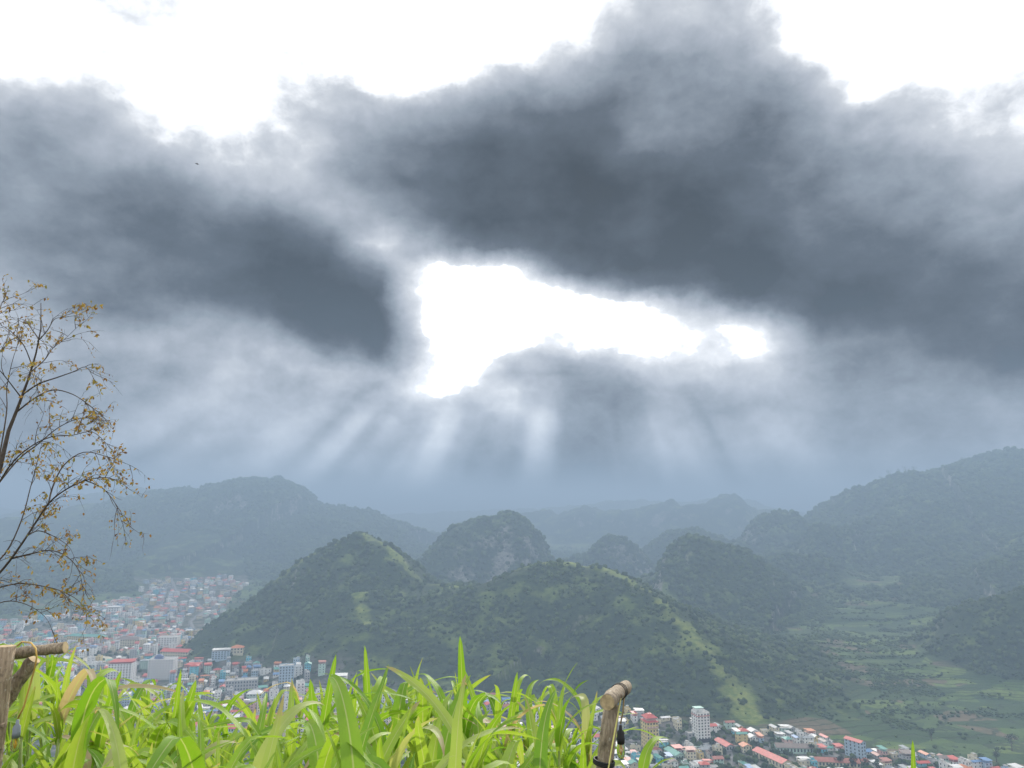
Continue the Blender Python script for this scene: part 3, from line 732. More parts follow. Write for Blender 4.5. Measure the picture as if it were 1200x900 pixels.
landmark(930, 881, 0, 'market_hall', 'long low grey roofed hall right of the red hall', 'market hall', 'long grey hall', 38, 13, 6, 1, WL['mint'], RF['brown'], 'gable', -0.12)
landmark(980, 897, 0, 'market_hall', 'wide open shed with faded rust red roof and cream edge', 'market hall', 'rust red shed', 44, 12, 5, 1, WL['cream'], RF['rust red'], 'gable', -0.15)
landmark(849, 876, 0, 'warehouse', 'narrow hall with bright red roof right of the white tower', 'hall', 'bright red hall', 10, 26, 5, 1, WL['grey'], RF['red'], 'gable', 0.25)
landmark(790, 888, 0, 'warehouse', 'hall with teal green metal roof below the white tower', 'hall', 'teal hall', 10, 24, 6, 1, WL['mint'], RF['green'], 'gable', 0.3)
landmark(142, 800, 0, 'apartment_block', 'big pale grey windowless block with red rooftop shed', 'building', 'big pale grey block', 34, 24, 30, 8, WL['white'], RF['red'], 'shed', 0.15)
landmark(190, 795, 0, 'apartment_block', 'large white block with dark blue dome on its flat roof', 'building', 'domed block', 38, 22, 30, 8, WL['white'], CONC, 'flat', 0.1, extra=dome_top)
landmark(175, 826, 0, 'house', 'cream and grey four-storey house above the left maize', 'house', 'cream maize-side house', 20, 15, 16, 4, WL['cream'], CONC, 'flat', 0.25)
landmark(159, 822, 0, 'house', 'narrow bright cyan four-storey tube house', 'house', 'cyan tube house', 7, 14, 17, 4, WL['cyan'], CONC, 'flat', 0.2)
landmark(102, 752, 0, 'long_building', 'long yellow building with green roof beyond the sports ground', 'building', 'long yellow building', 80, 16, 11, 3, WL['yellow'], RF['green'], 'hip', -0.2)
landmark(152, 757, 0, 'long_building', 'cream three-storey building with brown roof beside the long yellow building', 'building', 'brown-roofed cream building', 48, 18, 13, 3, WL['cream'], RF['brown'], 'hip', -0.1)
landmark(198, 758, 0, 'apartment_block', 'white five-storey block with bare flat roof at hill foot', 'building', 'white block at hill foot', 34, 18, 18, 5, WL['white'], CONC, 'flat', 0.1)
landmark(207, 769, 0, 'hall', 'long cream hall with bright red roof at the hill foot', 'hall', 'red-roofed hall', 52, 18, 9, 2, WL['cream'], RF['red'], 'gable', -0.15)
landmark(226, 789, 0, 'house', 'red walled house with flat red roof in mid town', 'house', 'red house', 22, 18, 12, 3, WL['pink'], RF['red'], 'shed', -0.1)
landmark(259, 772, 0, 'apartment_block', 'pale blue wide block with white rooftop canopies at forest edge', 'building', 'blue forest-edge block', 28, 14, 13, 4, WL['pale blue'], RF['white'], 'shed', 0.2)
landmark(335, 802, 0, 'apartment_block', 'tall pale blue block under the forested hill', 'building', 'tall blue block', 20, 16, 26, 7, WL['pale blue'], CONC, 'flat', 0.3)
landmark(351, 824, 0, 'apartment_block', 'thin white tower block with stacked balconies', 'building', 'balconied block', 10, 17, 27, 7, WL['white'], CONC, 'flat', 0.35, extra=balcs)
landmark(283, 812, 0, 'apartment_block', 'long grey four-storey block with dark windows in town centre', 'building', 'long grey block', 42, 18, 18, 4, WL['grey'], CONC, 'flat', 0.25)
landmark(299, 822, 0, 'house', 'pale mint round-cornered house with white roof', 'house', 'mint house', 20, 15, 11, 3, WL['mint'], RF['white'], 'hip', 0.1)
landmark(318, 850, 0, 'market_hall', 'wide market hall with two big red roofs', 'market hall', 'big red market roof', 52, 30, 7, 1, WL['cream'], RF['red'], 'gable', 0.5)
landmark(264, 861, 0, 'long_building', 'mint walled long building with red gable roof above the maize', 'building', 'long mint building', 32, 13, 9, 2, WL['mint'], RF['red'], 'gable', -0.1)
landmark(396, 806, 0, 'apartment_block', 'white boxy block with flat canopies at the foot of forest', 'building', 'white boxy block', 24, 16, 15, 4, WL['white'], RF['white'], 'shed', 0.15)
landmark(278, 765, 0, 'villa', 'cream villa with orange hipped roof at forest edge', 'villa', 'orange villa', 20, 16, 9, 2, WL['cream'], RF['orange'], 'hip', 0.2)
landmark(133, 722, 12, 'apartment_block', 'white stepped block behind the long yellow building, far town', 'building', 'white stepped block', 30, 20, 20, 5, WL['white'], RF['white'], 'shed', 0.1)
landmark(163, 732, 5, 'villa', 'yellow villa among dark trees behind the long yellow building', 'villa', 'yellow villa', 22, 16, 10, 3, WL['yellow'], RF['green'], 'hip', 0)

# a pale sports ground beside the big grey block
x_, y_ = gpt(118, 776); g = gz(x_, y_)
m = MB(); m.box(-45, 45, -26, 26, -3, .25, 0); o = m.build('sports_ground', [material('pale_sand', (0.52, 0.47, 0.36), 0.95, 0.12, 0.05)]); o.location = (x_, y_, g+.6); o.rotation_euler = (0, 0, -.1); o['kind'] = 'structure'
OCC.append((x_, y_, 40))

# ordinary houses: candidates on jittered lots along the streets
def region_lots(P, ang, sx, sy):
    c_, s_ = math.cos(ang), math.sin(ang); Q = np.c_[P[:, 0]*c_+P[:, 1]*s_, -P[:, 0]*s_+P[:, 1]*c_]
    out = []
    for i, u in enumerate(np.arange(Q[:, 0].min(), Q[:, 0].max(), sx)):
        for v in np.arange(Q[:, 1].min(), Q[:, 1].max(), sy):
            uu = u+random.uniform(-.22, .22)*sx; vv = v+random.uniform(-.2, .2)*sy
            X_, Y_ = uu*c_-vv*s_, uu*s_+vv*c_
            if inpoly(np.array(X_), np.array(Y_), P): out.append((X_, Y_, ang+random.choice((0, 0, 0, math.pi/2))+random.gauss(0, .06)))
    return out
cands = region_lots(TOWN_A, 0.30, 15, 18) + region_lots(TOWN_B, 0.18, 11.5, 14.5) + region_lots(ARM, -0.25, 24, 32)
random.shuffle(cands)
cx = np.array([c_[0] for c_ in cands]); cyv = np.array([c_[1] for c_ in cands]); czv, cmk, _ = height(cx, cyv)
vis = visible(cx, cyv, czv, 8)
roadpts = np.vstack(ROADS)
houses = []
for (X_, Y_, an), z_, mk, vv in zip(cands, czv, cmk, vis):
    if mk > 0.30 or not vv or random.random() < 0.10: continue
    px, py = proj(X_, Y_, z_)
    if px < -15 or px > 1215 or py > 912: continue
    # behind the tall maize nothing of the town can be seen
    if px < 600 and py > np.interp(px, [0, 120, 200, 260, 330, 430, 600], [840, 850, 868, 880, 872, 868, 872]): continue
    if np.min(np.hypot(roadpts[:, 0]-X_, roadpts[:, 1]-Y_)) < 10.5: continue
    r_ = 5.0 if px < 600 else 3.6
    if not free(X_, Y_, r_): continue
    if vnoise(np.array(X_), np.array(Y_), 70, 91) > 0.80: continue     # green gaps
    OCC.append((X_, Y_, 5.0 if px < 600 else 4.2)); houses.append((px, py, X_, Y_, float(z_), an))
houses.sort(key=lambda h_: h_[3])
print('houses', len(houses))
wkeys = ['white']*11 + ['cream']*5 + ['grey']*6 + ['pale blue']*3 + ['yellow']*2 + ['pink']*2 + ['mint']*2 + ['cyan']
rkeys = ['red']*7 + ['rust red']*3 + ['orange']*2 + ['blue']*2 + ['green']*2 + ['grey']*6 + ['brown']*2 + ['white']*6
labels = {}
def rel(px, py, x_, y_):
    best = sorted(LAND, key=lambda l: (l[3]-x_)**2+(l[4]-y_)**2)[:2]
    l = best[0]; dx_, dy_ = x_-l[3], y_-l[4]
    if abs(dx_) > abs(dy_)*.8: p = 'left of' if dx_ < 0 else 'right of'
    else: p = 'behind' if dy_ > 0 else 'in front of'
    return p, l[2]
FARM = []       # merged far houses: (verts, faces, mat)
NIND = 268
pend = []
allmats = list(WALLS.values()) + list(ROOFS.values()) + [GLASS, CONC, STEEL]
mi_of = {m_.name: i for i, m_ in enumerate(allmats)}
far = MB()
for i, (px, py, X_, Y_, z_, an) in enumerate(houses):
    big = random.random() < .14
    w_ = random.uniform(9, 13) if random.random() < .42 else random.uniform(5.5, 8); d_ = random.uniform(11, 16)
    if w_ > 9: d_ = random.uniform(9, 13)
    ns = random.choices((1, 2, 3, 4, 5), (7, 7, 6, 2.5, 1))[0]
    if px > 600: ns = random.choices((1, 2, 3, 4), (9, 5, .7, .1))[0]; w_ *= .82; d_ *= .85
    if Y_ > 1900: ns = min(ns, 3); w_ *= 1.25
    h_ = ns*3.3 + random.uniform(-.2, .5)
    kind = random.choices(('gable', 'hip', 'shed', 'flat'), (5, 2, 3, 4) if ns <= 2 else (2, 1.5, 4, 5))[0]
    wk = random.choice(wkeys); rk = random.choice(rkeys)
    if kind == 'flat': rk = 'concrete'
    W, Rf, E = house_geo(kind, w_, d_, h_, ns, random)
    rm = CONC if kind == 'flat' else ROOFS[rk]
    if i < NIND:
        p, l = rel(px, py, X_, Y_)
        shape = {'gable': f'{rk} gable roof', 'hip': f'{rk} hipped roof', 'shed': f'{rk} metal canopy', 'flat': 'flat roof'}[kind]
        at_ = f'{WORDN[ns]}-storey {wk} house'
        root = empty('house', (X_, Y_, z_), an, None, 'house', 'houses crowding the valley town')
        finish(root, W, Rf, E, WALLS[wk], rm)
        pend.append((root, at_, shape, p, l, math.hypot(px-0, 0), Y_, px))
    else:
        c_, s_ = math.cos(an), math.sin(an)
        for mb, ms in ((W, [WALLS[wk], GLASS]), (Rf, [rm]), (E, [STEEL])):
            if mb is None: continue
            n0 = len(far.v)
            far.v += [(X_+v_[0]*c_-v_[1]*s_, Y_+v_[0]*s_+v_[1]*c_, z_+v_[2]) for v_ in mb.v]
            for f_, k_ in zip(mb.f, mb.mi): far.face([n0+t for t in f_], mi_of[ms[k_].name])
if far.v:
    o = far.build('distant_houses', allmats); tag(o, 'mass of small distant houses at the far end of the town', 'houses', kind='stuff')
# low greenery in the gaps between the houses
gx_ = []; 
for P, n_, rad in ((TOWN_A, 5200, 7.5), (TOWN_B, 2600, 5.5)):
    lo, hi = P.min(0), P.max(0); q_x = rng.uniform(lo[0], hi[0], n_); q_y = rng.uniform(lo[1], hi[1], n_); ok_ = inpoly(q_x, q_y, P)
    O_ = np.array([(a, b_) for a, b_, c_ in OCC])
    for a, b_ in zip(q_x[ok_], q_y[ok_]):
        if np.min((O_[:, 0]-a)**2+(O_[:, 1]-b_)**2) > rad**2: gx_.append((a, b_))
gx_ = np.array(gx_); gzz = height(gx_[:, 0], gx_[:, 1])[0]; ss = rng.uniform(1.0, 3.4, len(gx_))
Vg, Fg = crowns(gx_[:, 0], gx_[:, 1], gzz+ss*.6, ss, rng.uniform(.7, 1.2, len(gx_)))
o = bpy.data.objects.new('shrubbery', mesh_np('shrubbery', Vg, Fg, [fol])); C.objects.link(o); tag(o, 'garden bushes and small trees filling gaps between the town houses', 'shrubbery', kind='stuff')
# labels: look first, then the building it stands beside; count on only where two would read alike
ORD = ['first', 'second', 'third', 'fourth', 'fifth', 'sixth', 'seventh', 'eighth', 'ninth', 'tenth', 'eleventh', 'twelfth']
from collections import defaultdict
grp = defaultdict(list)
for t in pend: grp[f'{t[1]} with {t[2]}, {t[3]} the {t[4]}'].append(t)
for k, v in grp.items():
    if len(v) == 1: v[0][0]['label'] = k
    else:
        v.sort(key=lambda t: t[7])
        for i, t in enumerate(v):
            pos_ = ('leftmost' if i == 0 else 'rightmost' if i == len(v)-1 else ORD[i]+' from left')
            t[0]['label'] = f'{t[1]} with {t[2]}, {t[3]} the {t[4]}, {pos_}'

# ------------------------------------------------------------------ trees one can tell apart
bark = material('bark', (0.11, 0.085, 0.06), 0.9, .3, 12, bump=.4)
leafm = [material('crown_leaves', c_, 0.8, .35, .6) for c_ in ((0.030, 0.055, 0.022), (0.055, 0.095, 0.028), (0.10, 0.145, 0.04))]
def crown_mesh(h, r, nl, seed):
    rg = random.Random(seed); m = MB(); blobs = [(rg.gauss(0, r*.42), rg.gauss(0, r*.42), h*rg.uniform(.42, .95)) for _ in range(9)]
    for _ in range(nl):
        bx_, by_, bz_ = rg.choice(blobs); u = Vector((rg.gauss(0, 1), rg.gauss(0, 1), rg.gauss(0, 1))).normalized()*r*.5*rg.random()**.33
        p = Vector((bx_, by_, bz_))+u; a = Vector((rg.gauss(0, 1), rg.gauss(0, 1), rg.gauss(0, .6))).normalized(); c_ = a.orthogonal().normalized(); s_ = rg.uniform(.25, .6)
        m.quad([p-a*s_-c_*s_*.6, p+a*s_-c_*s_*.6, p+a*s_+c_*s_*.6, p-a*s_+c_*s_*.6][:4])
    return m
def tree(px, py, z, h, label, mi=0, name='tree', group=None, Y=None, proto=None):
    if Y is None: x_, y_ = foot_at(px, min(py, 905))
    else: p = at(px, py, Y); x_, y_ = p[0], p[1]
    g = gz(x_, y_); r = h*.36; sd_ = int(px*7+py)
    root = empty(name, (x_, y_, g-.3), random.uniform(0, 6), label, 'tree', group)
    t = MB(); t.tube([(0, 0, -1), (h*.02, 0, h*.25), (0, h*.02, h*.55), (0, 0, h*.8)], [h*.035, h*.026, h*.018, h*.006], 7)
    for k in range(5):
        a = random.uniform(0, 6.28); t.tube([(0, 0, h*(.3+.07*k)), (math.cos(a)*r*.4, math.sin(a)*r*.4, h*(.45+.07*k)), (math.cos(a)*r*.75, math.sin(a)*r*.75, h*(.55+.07*k))], [h*.014, h*.009, h*.004], 5)
    t.build('trunk', [bark], root); crown_mesh(h, r, 420, sd_).build('crown', [leafm[mi]], root)
    return root
for a in [
 (160, 782, 0, 17, 'big bare-topped tree in front of the domed white block', 0), (218, 750, 4, 16, 'dark pointed tree at hill foot above the town', 0), (207, 748, 4, 15, 'round tree left of the dark pointed tree', 1),
 (186, 741, 6, 17, 'dark tree left of the yellow villa', 0), (196, 735, 8, 15, 'mid green tree right of the yellow villa', 1), (250, 858, 0, 13, 'leafy tree left of the long mint building', 1),
 (262, 840, 0, 13, 'green tree behind the long mint building', 1), (275, 838, 0, 14, 'taller green tree behind the long mint building', 0), (289, 838, 0, 12, 'small green tree right of the two behind the long mint building', 1),
 (186, 848, 0, 12, 'tree below the cream house beside the left maize', 1), (305, 775, 0, 11, 'tree beside the orange-roofed villa', 1), (870, 897, 0, 11, 'yellow green tree below the white tower', 2),
 (838, 893, 0, 14, 'dark cypress-like tree standing below the tower', 0), (886, 878, 0, 9, 'dark round tree left of the grey hall', 0), (952, 884, 0, 10, 'round tree in front of the grey hall', 1),
 (985, 899, 0, 12, 'bushy tree by the rust red shed', 0), (1000, 901, 0, 11, 'dark tree before the tall pale blue house', 0), (1013, 902, 0, 10, 'tree right of the tall pale blue house', 1),
 (1028, 905, 0, 12, 'low tree at the lower edge near the town end', 0), (776, 893, 0, 10, 'dark round tree by the teal hall', 0), (1092, 868, 0, 13, 'lone round tree in the right hand fields', 0),
 (1168, 893, 0, 16, 'large dark tree at the lower right corner', 0), (1186, 880, 0, 17, 'tallest dark tree at the right edge', 0), (1150, 897, 0, 11, 'small dark tree left of the corner tree', 1),
 (105, 790, 0, 14, 'dark tree in front of the pale sports ground', 0), (50, 778, 0, 14, 'dark tree in the town behind the left fence rail', 0)]:
    tree(*a[:4], a[4], a[5])
for i, (px, py, h) in enumerate([(1033, 563, 26), (1042, 560, 32), (1052, 557, 24), (1062, 556, 34), (1071, 555, 30), (1128, 541, 22), (962, 592, 20), (905, 610, 18)]):
    Yr = float(np.interp(px, [962, 1033, 1050, 1071, 1128], [3050, 2830, 2800, 2760, 2700]))
    tree(px, py, 0, h, ['tree at the left end of the skyline row', 'tall second tree of the skyline row', 'short middle tree of the skyline row', 'tallest tree on the right mountain skyline', 'right end tree of the skyline row',
         'single tree near the cloudy right summit', 'single tree low on the right mountain ridge', 'tree on the dome below the right mountain'][i], 0, group='trees on the mountain skyline', Y=Yr if i < 7 else 3300)

# ------------------------------------------------------------------ maize in the foreground
mz = bpy.data.materials.new('maize_leaf'); mz.use_nodes = True
q = NB(mz.node_tree); P_ = mz.node_tree.nodes['Principled BSDF']
uv = q.n('ShaderNodeUVMap'); uv.uv_map = 'leaf'; U, V_, _ = q.sep(uv.outputs[0])
ta = q.n('ShaderNodeAttribute'); ta.attribute_name = 'tint'; tint = ta.outputs['Fac']
veins = q.m('SINE', q.m('MULTIPLY', U, 120.0))
nl = q.noise(q.n('ShaderNodeTexCoord').outputs['Object'], 14.0, 4, 0.6)
basec = q.ramp(tint, [(0.0, (0.15, 0.32, 0.020)), (0.35, (0.25, 0.42, 0.03)), (0.65, (0.34, 0.47, 0.08)), (0.86, (0.40, 0.47, 0.17)), (1.0, (0.46, 0.36, 0.24))])
basec = q.mix(q.m('MULTIPLY', q.mr(veins, 0.2, 1.0), 0.16), basec, (0.34, 0.44, 0.12))
basec = q.mix(q.mr(nl, 0.5, 0.75, 0, .30), basec, (0.40, 0.45, 0.10))
mid = q.mr(q.m('ABSOLUTE', q.m('SUBTRACT', U, 0.5)), 0.055, 0.02)
basec = q.mix(q.m('MULTIPLY', mid, 0.75), basec, (0.44, 0.50, 0.22))
dry = q.m('MULTIPLY', q.mr(q.m('ADD', V_, q.m('MULTIPLY', nl, 0.35)), 0.98, 1.20), q.mr(tint, 0.30, 0.65))
basec = q.mix(dry, basec, (0.42, 0.28, 0.19))
mz.node_tree.links.new(basec, P_.inputs['Base Color']); P_.inputs['Roughness'].default_value = 0.5; P_.inputs['Specular IOR Level'].default_value = 0.4
tr = q.n('ShaderNodeBsdfTranslucent')
mz.node_tree.links.new(q.mix(1.0, basec, (1.25, 1.18, 0.75), 'MULTIPLY'), tr.inputs[0])
bpn = q.n('ShaderNodeBump'); bpn.inputs['Strength'].default_value = .25; bpn.inputs['Distance'].default_value = .002
mz.node_tree.links.new(q.m('ADD', veins, q.m('MULTIPLY', mid, 3)), bpn.inputs['Height']); mz.node_tree.links.new(bpn.outputs[0], P_.inputs['Normal'])
mx = q.n('ShaderNodeMixShader'); mx.inputs[0].default_value = 0.5
mz.node_tree.links.new(P_.outputs[0], mx.inputs[1]); mz.node_tree.links.new(tr.outputs[0], mx.inputs[2])
mo = [n_ for n_ in mz.node_tree.nodes if n_.type == 'OUTPUT_MATERIAL'][0]; mz.node_tree.links.new(mx.outputs[0], mo.inputs[0])
stalkm = material('maize_stalk', (0.20, 0.27, 0.07), 0.6, .25, 10)

class Leaves:
    def __init__(s): s.v = []; s.f = []; s.uv = []; s.t = []
    def leaf(s, p0, az_, el0, L_, W_, bend, rg, tint, twist=0.0, fold=.35, n=15, sharp=1.0, flat=False):
        """a blade: starts at p0, rises at el0 and bends over by `bend` radians along its length"""
        base = len(s.v); p = Vector(p0); a = az_; M = 4; crease = rg.random() < .30 and not flat; cpos = rg.uniform(.35, .7)
        ph = rg.uniform(0, 6.28); wv_ = rg.uniform(.0, .12); side_d = 0 if flat else rg.gauss(0, .35)
        for i in range(n+1):
            t = i/n
            e = el0 - bend*(t**1.35)
            if crease: e -= .9*float(sstep(cpos-.05, cpos+.05, t))
            aa_ = a + side_d*t*t
            d_ = Vector((math.cos(aa_)*math.cos(e), math.sin(aa_)*math.cos(e), math.sin(e)))
            if i: p = p + d_*(L_/n)
            side = Vector((-math.sin(aa_), math.cos(aa_), 0)); up_ = side.cross(d_).normalized()*-1
            if flat: side = d_.cross(Vector((0, 1, 0))).normalized(); up_ = side.cross(d_).normalized()
            rot = Matrix.Rotation(twist*t + .15*math.sin(3*t+ph), 3, d_); side = rot @ side; up_ = rot @ up_
            wd = W_*(min(1, .45+2.6*t))*(max(0, 1-t)**(.62*sharp))*1.02
            for k in range(M+1):
                u = k/M*2-1
                fo = fold*(1-.5*t)
                off = side*u*wd*.5*math.cos(fo*.6) + up_*(abs(u)*wd*.5*math.sin(fo)) + up_*(u*u*wd*wv_*math.sin(t*17+ph+(1.3 if u > 0 else 0)))
                s.v.append(tuple(p+off)); s.uv.append((k/M, t)); s.t.append(tint)
        for i in range(n):
            for k in range(M):
                q0 = base+i*(M+1)+k; s.f.append((q0, q0+1, q0+M+2, q0+M+1))
    def build(s, parent):
        me = mesh_np('leaves', s.v, s.f, [mz], smooth=True)
        ul = me.uv_layers.new(name='leaf'); fl = np.array(s.f).ravel(); uvv = np.array(s.uv, np.float32)[fl]
        ul.data.foreach_set('uv', uvv.ravel())
        a_ = me.attributes.new('tint', 'FLOAT', 'POINT'); a_.data.foreach_set('value', np.array(s.t, np.float32))
        o = bpy.data.objects.new('leaves', me); C.objects.link(o); o.parent = parent; return o

def blocked(x0, y0, a_, L_):
    """would this leaf hang in front of the log post, or of the fence corner?"""
    for k in (0, .35, .7, 1.0):
        xx = x0+math.cos(a_)*L_*k*.75; yy = y0+math.sin(a_)*L_*k*.75; px = 600+F*xx/max(yy, .3)
        if yy < 2.45 and (px > 672 or px < 90): return True
        if yy < 1.3: return True
    return False
def maize(px, ytop, Yd, label, rg, hero=None, group='maize plants along the viewpoint', lean=0.0, nleaf=None, size=1.0):
    """whorl (where the top leaves part) stands at photo (px, ytop) and distance Yd"""
    tip = Vector(at(px, ytop, Yd)); gx, gy = tip.x - lean*.2, tip.y+rg.uniform(-.05, .05); g = gz(gx, gy)
    root = empty('maize_plant', (gx, gy, g), 0, label, 'maize plant', group)
    top = tip - Vector((gx, gy, g))
    st_ = MB(); mid_ = Vector((top.x*.35, top.y*.35, top.z*.5))
    st_.tube([(0, 0, -.05), mid_*.5, mid_, mid_.lerp(top, .5), top-Vector((0, 0, .04))], [.014*size, .013*size, .011*size, .008*size, .004*size], 7)
    st_.build('stalk', [stalkm], root)
    lv = Leaves(); n = nleaf or rg.randint(10, 13); phi = rg.uniform(0, math.pi)
    for i in range(n):
        f = i/(n-1); h_ = top.z*(.40+.58*f) if top.z > .5 else top.z*(.3+.65*f)
        tt = h_/top.z; c0 = mid_*(tt*2) if tt < .5 else mid_.lerp(top, tt*2-1)
        azl = phi + math.pi*(i % 2) + rg.gauss(0, .45)
        el_ = rg.uniform(1.08, 1.42) + .08*f; L_ = rg.uniform(.32, .54)*(1-.15*f)*size; bend = rg.choice((rg.uniform(.6, 1.3), rg.uniform(1.2, 2.8), rg.uniform(1.2, 2.8)))*(1-.1*f)
        for _ in range(8):
            if not blocked(gx+top.x*.9, gy, azl, L_): break
            azl += rg.uniform(.5, 1.2)
        else: continue
        n0_ = (len(lv.v), len(lv.f)); lv.leaf(c0, azl, el_, L_, rg.uniform(.036, .060)*size, bend, rg, (1.0 if rg.random() < .03 else min(.9, max(0, rg.gauss(.38, .25)))), rg.gauss(0, .5))
        for vv in lv.v[n0_[0]::5]:
            qx, qy = proj(gx+vv[0], gy+vv[1], g+vv[2])
            if qy < np.interp(qx, envx, envy)-32:
                del lv.v[n0_[0]:], lv.uv[n0_[0]:], lv.t[n0_[0]:], lv.f[n0_[1]:]; break
    for i in range(rg.randint(1, 3)):      # the young inner leaves stand up
        lv.leaf(top-Vector((0, 0, .06)), rg.uniform(0, 6.28), rg.uniform(1.2, 1.5), rg.uniform(.14, .30)*size, .03*size, rg.uniform(.1, 1.3), rg, rg.uniform(.25, .6), rg.gauss(0, .3))
    for hl in (hero or []):                # (tip px, tip py, width, tint)
        p1 = Vector(at(hl[0], hl[1], Yd+hl[4] if len(hl) > 4 else Yd)) - Vector((gx, gy, g)); p0 = top-Vector((0, 0, .10)); v_ = p1-p0
        lv.leaf(p0, math.atan2(v_.y, v_.x), math.asin(max(-1, min(1, v_.z/v_.length))), v_.length*1.13, hl[2]*1.25, .06, random.Random(3), hl[3], .12, fold=.2, sharp=.72, flat=True)
    lv.build(root)
    return root
rgm = random.Random(21)
envx = [-80, 0, 60, 110, 150, 190, 230, 260, 300, 350, 400, 440, 500, 560, 600, 650, 700, 760]
envy = [770, 775, 772, 790, 824, 822, 832, 848, 836, 822, 820, 810, 805, 806, 822, 826, 820, 866]
def region(px):
    if px < 90: return 'maize plant in the thick clump beneath the left fence rail'
    if px < 250: return 'maize plant in the lower clump beside the two bright upright leaves'
    if px < 420: return 'maize plant in the open stand before the red market roofs'
    if px < 590: return 'maize plant in the tall middle stand below the dark hill'
    return 'maize plant in the broad-leaved stand left of the log post'
for Yd, off, spc in ((1.7, 130, .10), (2.05, 102, .105), (2.45, 76, .11), (2.9, 52, .115), (3.45, 30, .125), (4.1, 12, .135)):
    px = -70 + rgm.uniform(0, 30)
    while px < (640 if Yd < 2.3 else 705):
        if Yd < 2.45 and px < 85: px += 20; continue
        yt = np.interp(px, envx, envy) + off + rgm.uniform(-8, 16)
        maize(px, yt, Yd+rgm.uniform(-.12, .12), region(px), rgm, size=rgm.uniform(.85, 1.1), lean=rgm.uniform(-.3, .3))
        px += spc*F/Yd*rgm.uniform(.75, 1.25)
# the plants one can single out, each with its tall bright leaf
maize(202, 862, 2.4, 'maize plant with one broad bright leaf leaning right, above the clump', rgm, [(224, 808, .040, .15), (208, 797, .022, .3)], nleaf=7)
maize(372, 872, 2.7, 'maize plant with two upright bright leaves before the white block', rgm, [(367, 808, .040, .12), (388, 782, .034, .15)], nleaf=7)
maize(408, 870, 2.9, 'maize plant with thin leaf slanting right behind the upright pair', rgm, [(415, 806, .026, .4), (352, 822, .022, .2)], nleaf=6)
maize(434, 850, 2.9, 'maize plant with a thin curved leaf and dry tassel above town edge', rgm, [(431, 770, .028, .2)], nleaf=7)
maize(543, 862, 2.5, 'maize plant with the tallest straight leaf against the dark hill', rgm, [(543, 762, .034, .12)], nleaf=8)
maize(592, 870, 2.8, 'maize plant with short straight leaf left of the framed white block', rgm, [(602, 800, .028, .2)], nleaf=8)
maize(655, 865, 2.6, 'maize plant with widest folded leaves beside the log post', rgm, size=1.0, nleaf=10)
maize(688, 868, 2.9, 'maize plant tucked behind the log post', rgm, size=1.0, nleaf=10)
maize(752, 905, 2.6, 'small maize plant right of the log post with hanging leaves', rgm, nleaf=7, size=.85)
maize(1072, 925, 2.6, 'lone maize tip poking up at the lower right of the fields', rgm, [(1068, 878, .022, .15)], nleaf=5, size=.5)
# low weeds under the maize
wb = Leaves(); rgw = random.Random(4)
for _ in range(900):
    X_ = rgw.uniform(-4.5, 3.0); Y_ = rgw.uniform(1.3, 6.2); g = gz(X_, Y_) if False else float(near_h(np.array(X_), np.array(Y_)))
    wb.leaf((X_, Y_, g-.02), rgw.uniform(0, 6.28), rgw.uniform(.9, 1.5), rgw.uniform(.15, .45), rgw.uniform(.008, .02), rgw.uniform(.4, 1.6), rgw, rgw.uniform(0, .7), n=5)
o = wb.build(None); o.name = 'undergrowth'; tag(o, 'low grass and weeds under the maize', 'undergrowth', kind='stuff')

# ------------------------------------------------------------------ fence pieces and festoon lights
def wood(name, c1, c2):
    m = bpy.data.materials.new(name); m.use_nodes = True; q = NB(m.node_tree); P_ = m.node_tree.nodes['Principled BSDF']
    co = q.n('ShaderNodeTexCoord').outputs['Object']
    g1 = q.noise(q.vm('MULTIPLY', co, (1, 1, .10)), 150, 6, .7); g2 = q.noise(co, 28, 5, .6)
    c_ = q.mix(q.mr(g1, .35, .65), c1, c2); c_ = q.mix(q.mr(g2, .52, .7, 0, .7), c_, tuple(v_*.30 for v_ in c1))
    c_ = q.mix(q.mr(q.noise(co, 60, 3, .6), .60, .68, 0, .5), c_, (.55, .52, .45))
    m.node_tree.links.new(c_, P_.inputs['Base Color']); P_.inputs['Roughness'].default_value = .85
    bp_ = q.n('ShaderNodeBump'); bp_.inputs['Distance'].default_value = .008; bp_.inputs['Strength'].default_value = .9
    m.node_tree.links.new(q.m('ADD', g1, g2), bp_.inputs['Height']); m.node_tree.links.new(bp_.outputs[0], P_.inputs['Normal']); return m
wd1 = wood('weathered_log', (.21, .165, .115), (.40, .33, .245)); wd2 = wood('weathered_post', (.24, .18, .12), (.42, .33, .235))
endm = material('sawn_end', (.40, .31, .19), .9, .3, 60, bump=.3)
rubber = material('black_rubber', (.025, .027, .03), .6); greyp = material('grey_socket', (.20, .23, .27), .5)
cordm = material('amber_cord', (.55, .36, .10), .5, .1, 20); cordy = material('pale_yellow_cord', (.66, .62, .22), .5, .1, 20)
fil = material('amber_filament', (.75, .36, .05), .4)
bulbm = bpy.data.materials.new('bulb_glass'); bulbm.use_nodes = True
P_ = bulbm.node_tree.nodes['Principled BSDF']; P_.inputs['Base Color'].default_value = (.95, .93, .80, 1); P_.inputs['Roughness'].default_value = .03
P_.inputs['Transmission Weight'].default_value = 1.0; P_.inputs['IOR'].default_value = 1.12
